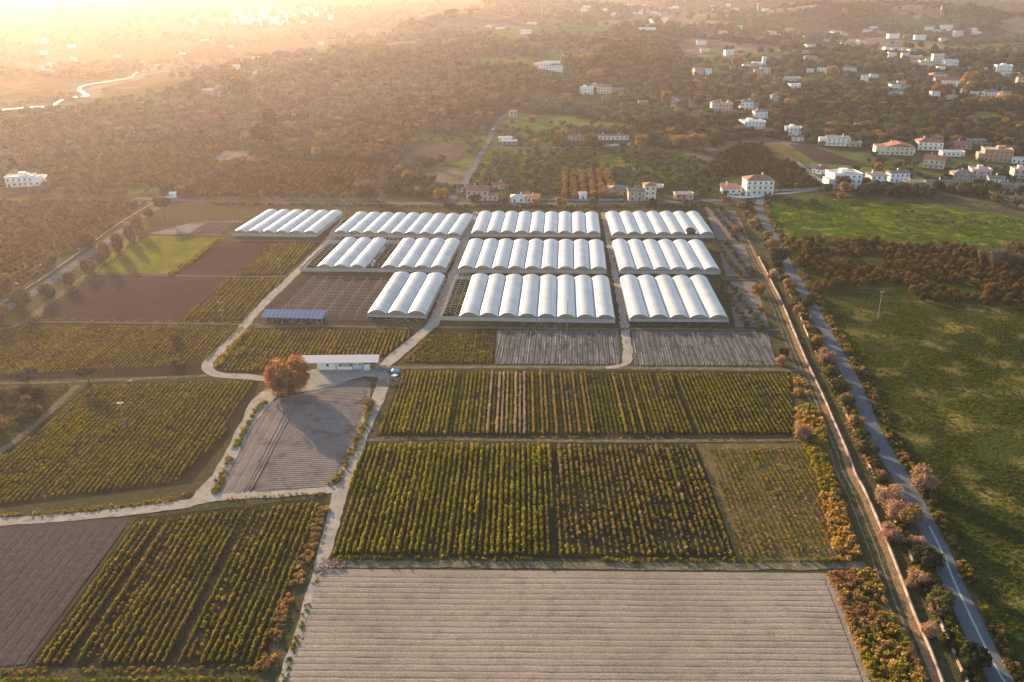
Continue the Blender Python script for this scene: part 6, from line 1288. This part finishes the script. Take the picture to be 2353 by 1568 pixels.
# ------------------------------------------------------------------ orchards and woods
def near_mask(x, y, m=0):
    k = np.zeros(x.shape, bool)
    for P in EXCL:
        xs = [p[0] for p in P]; ys = [p[1] for p in P]; b = (x > min(xs)) & (x < max(xs)) & (y > min(ys)) & (y < max(ys))
        if b.any(): i = np.where(b)[0]; k[i] |= inpoly(x[i], y[i], P)
    for P, hw in LINES:
        lo = P.min(0)-hw-4; hi = P.max(0)+hw+4; b = np.where((x > lo[0]) & (x < hi[0]) & (y > lo[1]) & (y < hi[1]))[0]
        if len(b):
            Q = P[::2]; d = np.min((x[b][:, None]-Q[None, :, 0])**2+(y[b][:, None]-Q[None, :, 1])**2, 1); k[b] |= d < (hw+2.4)**2
    return k
def grid_in(poly, d, sa, sb, jit, rng):
    rows, d, e = rowlines(poly, d, sa, .5); out = []
    for a, b0, b1 in rows:
        b = np.arange(b0, b1, sb); out.append((a+rng.normal(size=len(b))*jit)[:, None]*e+(b+rng.normal(size=len(b))*jit)[:, None]*d)
    return np.concatenate(out) if out else np.zeros((0, 2))
BAG = {}     # (kind, region) -> list of [x, y, z, r, zs]
def bag(key, q, r, zs):
    q = q[~near_mask(q[:, 0], q[:, 1])] if key[1] != 'young' else q
    n = len(q); rng = np.random.default_rng(len(BAG)+5); rr = rng.uniform(*r, n); BAG.setdefault(key, []).append(np.column_stack([q, hgt(q[:, 0], q[:, 1]), rr, rng.uniform(*zs, n)]))
rg2 = np.random.default_rng(21)
# orchard right of the road (individual bushes)
pl = TP([(1800, 556), (1860, 552), (2100, 566), (2450, 572), (2480, 720), (2353, 702), (2100, 690), (2060, 650), (1990, 655), (1870, 672), (1830, 620)])
q = grid_in(pl, UPD, 4.5, 4.6, .8, rg2); q = q[(fbm(q[:, 0]/22, q[:, 1]/22, 2) > -.42)]; bag(('autumn_bush', 'right'), q, (1.35, 2.0), (.95, 1.25))
# young olives right of the greenhouses
for a, b in (((1633, 480), (1690, 552)), ((1655, 482), (1718, 552)), ((1645, 562), (1698, 636)), ((1668, 562), (1722, 634)), ((1650, 652), (1716, 752)), ((1672, 652), (1748, 752))):
    P = spline([T(*a), T(*b)], 2.6); bag(('olive_tree', 'young'), P+rg2.normal(size=P.shape)*.3, (.9, 1.5), (.9, 1.2))
# left orchard
pl = TP([(-120, 462), (200, 462), (372, 470), (330, 492), (280, 512), (190, 576), (90, 645), (-20, 700), (-120, 740)])
q = grid_in(pl, ROWL, 4.7, 4.3, .35, rg2); bag(('autumn_bush', 'left'), q, (1.05, 1.5), (.8, 1.05))
# citrus orchard behind the road, left of centre
pl = TP([(450, 446), (462, 424), (560, 372), (880, 378), (850, 448)]); q = grid_in(pl, ROWL, 4.6, 3.4, .25, rg2); bag(('autumn_bush', 'back'), q, (1.3, 1.7), (.8, 1.0))
pl = TP([(110, 440), (60, 400), (240, 340), (480, 322), (545, 342), (560, 362), (430, 428)]); q = grid_in(pl, ROWL, 5.2, 4.2, .4, rg2); bag(('autumn_bush', 'back'), q, (1.5, 2.0), (.8, 1.0))
# hedge of dark trees above and below the back orchard
for a, b, k in (((470, 457), (860, 459), 'broadleaf_tree'), ((580, 362), (860, 366), 'broadleaf_tree'), ((412, 448), (560, 372), 'broadleaf_tree'), ((0, 438), (110, 448), 'broadleaf_tree'), ((140, 450), (320, 455), 'broadleaf_tree')):
    P = spline([T(*a), T(*b)], 4.0); bag((k, 'hedge'), P+rg2.normal(size=P.shape)*.7, (2.2, 3.2), (.75, 1.0))
# dark orchard left of the apartment house
pl = TP([(1615, 412), (1640, 365), (1700, 332), (1745, 334), (1870, 402), (1830, 436), (1700, 402)]); q = grid_in(pl, pxdir((1700, 400), (1690, 340)), 4.0, 3.7, .4, rg2); bag(('citrus_tree', 'dark'), q, (1.7, 2.2), (.8, 1.0))
pl = TP([(1784, 445), (1780, 424), (1880, 420), (1900, 432)]); q = grid_in(pl, pxdir((1700, 400), (1690, 340)), 4.0, 3.7, .4, rg2); bag(('citrus_tree', 'dark'), q, (1.7, 2.2), (.8, 1.0))
# olive grove in the centre
pl = TP([(1065, 452), (1112, 345), (1590, 345), (1650, 380), (1670, 448)]); q = grid_in(pl, pxdir((1300, 450), (1300, 350)), 8.2, 8.8, 1.6, rg2); q = q[fbm(q[:, 0]/35, q[:, 1]/35, 2) > -.45]; bag(('olive_tree', 'centre'), q, (2.1, 3.0), (.85, 1.05))
pl = TP([(1285, 462), (1290, 400), (1400, 398), (1420, 440), (1420, 460)]); q = grid_in(pl, pxdir((1340, 460), (1335, 400)), 6, 4.5, .5, rg2); bag(('autumn_tree', 'rows'), q, (1.8, 2.5), (1, 1.3))
# everything farther away: jittered grid, kind decided by where it stands
ys = [600.]
while ys[-1] < 3300: ys.append(ys[-1]+max(6.2, ys[-1]*.0078))
allq = []
for y in ys:
    s = max(6.2, y*.0078); x = np.arange(-.66*y-30, .66*y+30, s*1.02); allq.append(np.column_stack([x+rg2.normal(size=len(x))*s*.28, y+rg2.normal(size=len(x))*s*.28, np.full(len(x), s)]))
y0 = [y for y in np.arange(520, 600, 6.2)]
for y in y0:
    x = np.arange(-.66*y-30, .66*y+30, 6.4); allq.append(np.column_stack([x+rg2.normal(size=len(x))*1.6, y+rg2.normal(size=len(x))*1.6, np.full(len(x), 6.2)]))
Q = np.concatenate(allq); PI_ = parcel(Q[:, 0], Q[:, 1]); USE = PU[PI_]
# rows inside orchard parcels
ang = PA[PI_]; ex_, ey_ = np.cos(ang), np.sin(ang); al = Q[:, 0]*ex_+Q[:, 1]*ey_; bl = -Q[:, 0]*ey_+Q[:, 1]*ex_; sp_ = np.where(USE == 2, .9, 1.15)*Q[:, 2]
rowy = np.isin(USE, (1, 2)); al2 = np.where(rowy, np.round(al/sp_)*sp_, al); Q[:, 0] = al2*ex_-bl*ey_; Q[:, 1] = al2*ey_+bl*ex_
z = hgt(Q[:, 0], Q[:, 1]); X, Y = proj(Q[:, 0], Q[:, 1], z)
ins = lambda P: inpoly(X, Y, P)
done = ins([(1060, 460), (1112, 343), (1590, 343), (1650, 380), (1690, 470)]) | ins([(440, 470), (450, 424), (560, 366), (888, 372), (860, 450)]) | ins([(60, 445), (50, 400), (240, 335), (490, 318), (580, 362), (430, 435)]) | ins([(1600, 470), (1640, 362), (1700, 330), (2020, 385), (1870, 405), (1910, 440)]) | ((Y > 452) & (X > -50)) | ins([(-400, 800), (-400, 440), (380, 452), (400, 470)]) | ins([(1780, 445), (1905, 445), (2400, 480), (2400, 560), (1780, 560)])
valley = ins([(-400, 330), (-200, 255), (250, 232), (420, 205), (480, 178), (640, 128), (760, 118), (960, 62), (1130, 20), (1130, -200), (-600, -200)])
dens = rg2.random(len(Q)); pn = fbm(Q[:, 0]/110, Q[:, 1]/110, 3)
pd = np.array([.97, .85, .97, .3, .05, .02, .10])[USE]; pd = np.where(pn < -.45, pd*.4, pd)
keep = ~done & np.where(valley, (pn > .02) & (dens < .5), dens < pd)
bare = (fbm(Q[:, 0]/160+9, Q[:, 1]/120+4, 3) > .33) & (Y < 95); keep &= ~bare
pd0 = 0
woods = ins([(590, 352), (540, 312), (560, 205), (640, 150), (800, 118), (1000, 110), (1090, 170), (1110, 230), (960, 300), (925, 335), (880, 372)])
gully = ins([(1600, 335), (1620, 262), (1760, 235), (1820, 200), (2353, 262), (2420, 340), (1980, 330), (1850, 300)]) | ins([(1440, 250), (1330, 200), (1400, 100), (1560, 110), (1620, 250)])
kinds = np.array(['olive_tree', 'autumn_tree', 'evergreen_tree', 'green_tree', 'broadleaf_tree', 'citrus_tree', 'leafless_tree'])
rr = rg2.random(len(Q))+.16*fbm(Q[:, 0]/60, Q[:, 1]/60, 2)
def choose(cum): return np.clip(np.searchsorted(cum, np.clip(rr, 0, .999)), 0, 6)
ki = choose([.66, .69, .83, .93, .95, .97, 1]); ki = np.where(woods, choose([.36, .40, .47, .53, .84, .86, 1]), ki); ki = np.where(gully, choose([.25, .26, .72, .95, .97, .98, 1]), ki)
ki = np.where(np.isin(USE, (1, 3)) & ~woods & ~gully, choose([.93, .96, .975, .985, .99, .995, 1]), ki); ki = np.where((USE == 2) & ~woods & ~gully, choose([.05, .07, .08, .09, .10, .99, 1]), ki)
keep |= (woods | gully) & ~done & ~valley & (dens < .97)
left = (X < 620) & ~woods; ki = np.where(left & ~np.isin(USE, (1, 2, 3)), choose([.30, .33, .43, .5, .72, .98, 1]), ki)
for bx, by, bh, br in BUMPS[:4]: keep &= (np.hypot(Q[:, 0]-bx, Q[:, 1]-by) > br*.7) | (dens < .12)
keep &= ~near_mask(Q[:, 0], Q[:, 1])
for i, k in enumerate(kinds):
    m = keep & (ki == i)
    if m.any():
        q = Q[m]; s = q[:, 2]; rng = np.random.default_rng(i); f = {'olive_tree': .5, 'autumn_tree': .58, 'evergreen_tree': .55, 'green_tree': .58, 'broadleaf_tree': .56, 'citrus_tree': .48, 'leafless_tree': .5}[k]
        BAG.setdefault((k, 'wild'), []).append(np.column_stack([q[:, :2], z[m], (1+.45*fbm(q[:, 0]/70+3, q[:, 1]/70, 2))*s*f*rng.uniform(.7, 1.35, len(q))*(6.2/s)**.35, rng.uniform(.75, 1.15, len(q))]))
LAB = {('autumn_bush', 'right'): ('orange lit round bush in the dark orchard right of the asphalt road', 'bushes of the dark orchard right of the road'), ('olive_tree', 'young'): ('young olive in the short rows right of the greenhouses', 'young olives right of the greenhouses'),
       ('autumn_bush', 'left'): ('low round citrus tree in the glowing orchard at left', 'citrus trees of the left orchard'), ('autumn_bush', 'back'): ('citrus tree in the dense orange orchard behind the back road', 'citrus trees behind the back road'),
       ('broadleaf_tree', 'hedge'): ('brown tree in the tall hedges round the back orchards', 'trees in the hedges round the back orchards'), ('citrus_tree', 'dark'): ('citrus tree in the dark rows beside the apartment house', 'citrus rows beside the apartment house'),
       ('olive_tree', 'centre'): ('grey olive tree in the grassy grove behind the back road', 'olives of the central grove'), ('autumn_tree', 'rows'): ('russet tree in the short rows behind the tiny hut', 'russet tree rows behind the hut')}
WL = {'olive_tree': 'wild olive on the far slopes behind the groves', 'autumn_tree': 'orange autumn tree scattered on the far slopes', 'evergreen_tree': 'dark evergreen on the far slopes and gully', 'green_tree': 'green tree on the far slopes and gully', 'broadleaf_tree': 'brown broadleaf tree in the far woods', 'autumn_bush': 'low orchard bush beyond the left road', 'round_tree': 'round tree', 'citrus_tree': 'low orchard tree scattered on the far slopes', 'leafless_tree': 'grey leafless tree scattered on the far slopes'}
quota = {}
def tree_variants(k):
    out = []
    for c in KIND[k]['crowns']:
        me = c.copy(); b = KIND[k]['base']
        a = np.empty(len(me.vertices)*3); me.vertices.foreach_get('co', a); a = a.reshape(-1, 3); a[:, 2] += b; me.vertices.foreach_set('co', a.ravel()); out.append(me)
    return out
per = {}
for (k, reg), L in BAG.items(): per.setdefault(k, []).append((reg, np.concatenate(L)))
for k, L in per.items():
    regs = sum([[reg]*len(a) for reg, a in L], []); A = np.concatenate([a for _, a in L]); D = np.hypot(A[:, 0], A[:, 1])
    X, Y = proj(A[:, 0], A[:, 1], A[:, 2]); vis = (X > -10) & (X < 2363) & (Y > -5) & (Y < 1580)
    sc = np.where(vis, D/A[:, 3], 1e9); o = np.argsort(sc); n = 290 if k != 'citrus_tree' else 296
    if k in ('leafless_tree',): n = 120
    ind = set(int(i) for i in o[:n] if vis[i])
    for i in ind:
        x, y, zz, r, zs = A[i]; reg = regs[i]; lab, grp = LAB.get((k, reg), (WL[k], WL[k]+'s'))
        if D[i] < 620: tree(k, (x, y, zz), r, zs, lab, grp)
        else:
            o_ = put(k, random.choice(KIND[k]['crowns'])); o_.location = (x, y, zz+KIND[k]['base']*r*zs*.6-.1); o_.scale = (r, r, r*zs); o_.rotation_euler = (0, 0, random.uniform(0, 6.28)); tag(o_, lab, 'tree', grp)
    rest = np.array([i for i in range(len(A)) if i not in ind])
    if len(rest):
        B = A[rest]; nm = {'olive_tree': 'olive_grove', 'autumn_tree': 'autumn_woods', 'evergreen_tree': 'evergreen_woods', 'green_tree': 'green_woods', 'broadleaf_tree': 'brown_woods', 'citrus_tree': 'citrus_orchards', 'autumn_bush': 'rust_orchards', 'round_tree': 'round_woods', 'leafless_tree': 'leafless_woods'}[k]
        scatter(nm, tree_variants(k), B[:, :3]-np.array([0, 0, .15]), np.column_stack([B[:, 3], B[:, 3], B[:, 3]*B[:, 4]]), WL[k].replace('tree', 'trees')+', seen as one mass', 'woods', seed=len(nm))
    print('KIND', k, len(A), 'individual', len(ind))
# ------------------------------------------------------------------ haze, sky, sun, camera
def haze():
    m, nt, out = new_mat('haze_air'); v = nt.nodes.new('ShaderNodeVolumePrincipled')
    v.inputs['Color'].default_value = (.97, .85, .87, 1); v.inputs['Density'].default_value = HAZE; v.inputs['Anisotropy'].default_value = .55
    nt.links.new(v.outputs[0], out.inputs['Volume'])
    o = MB().box(-26000, 26000, -1500, 26000, -45, 138).build('haze', m); tag(o, 'warm haze over the valley', 'haze', kind='stuff')
HAZE = .000075
haze()
ELEV, AZ = 11.5, -33.0
w = bpy.data.worlds.new('World'); SC.world = w; w.use_nodes = True; nt = w.node_tree; bg = nt.nodes['Background']
sky = nt.nodes.new('ShaderNodeTexSky'); sky.sky_type = 'NISHITA'; sky.sun_disc = False; sky.sun_elevation = R(ELEV); sky.sun_rotation = R(AZ); sky.dust_density = .8; sky.air_density = 1.0; sky.ozone_density = 1.2
nt.links.new(sky.outputs[0], bg.inputs[0]); bg.inputs[1].default_value = .11
sd = bpy.data.lights.new('sun', 'SUN'); sd.energy = 5; sd.angle = R(.6); sd.color = (1, .69, .40)
so = bpy.data.objects.new('sun', sd); COL.objects.link(so)
dv = Vector((math.sin(R(AZ))*math.cos(R(ELEV)), math.cos(R(AZ))*math.cos(R(ELEV)), math.sin(R(ELEV)))); so.rotation_euler = dv.to_track_quat('Z', 'Y').to_euler(); so.location = dv*500
cd = bpy.data.cameras.new('camera'); co = bpy.data.objects.new('camera', cd); COL.objects.link(co); SC.camera = co
co.location = (0, 0, HC); co.rotation_euler = (math.pi/2-TH, 0, 0); cd.sensor_width = 36; cd.lens = 36*F/2353; cd.clip_end = 40000; cd.clip_start = 1
SC.view_settings.view_transform = 'Standard'; SC.view_settings.look = 'None'; SC.view_settings.exposure = 1.7; SC.view_settings.gamma = 1
SC.cycles.volume_bounces = 0; SC.cycles.transmission_bounces = 4; SC.cycles.max_bounces = 6; SC.cycles.diffuse_bounces = 3
print('TREES', TREES, 'OBJECTS', len(SC.objects), 'HOUSES', NH)
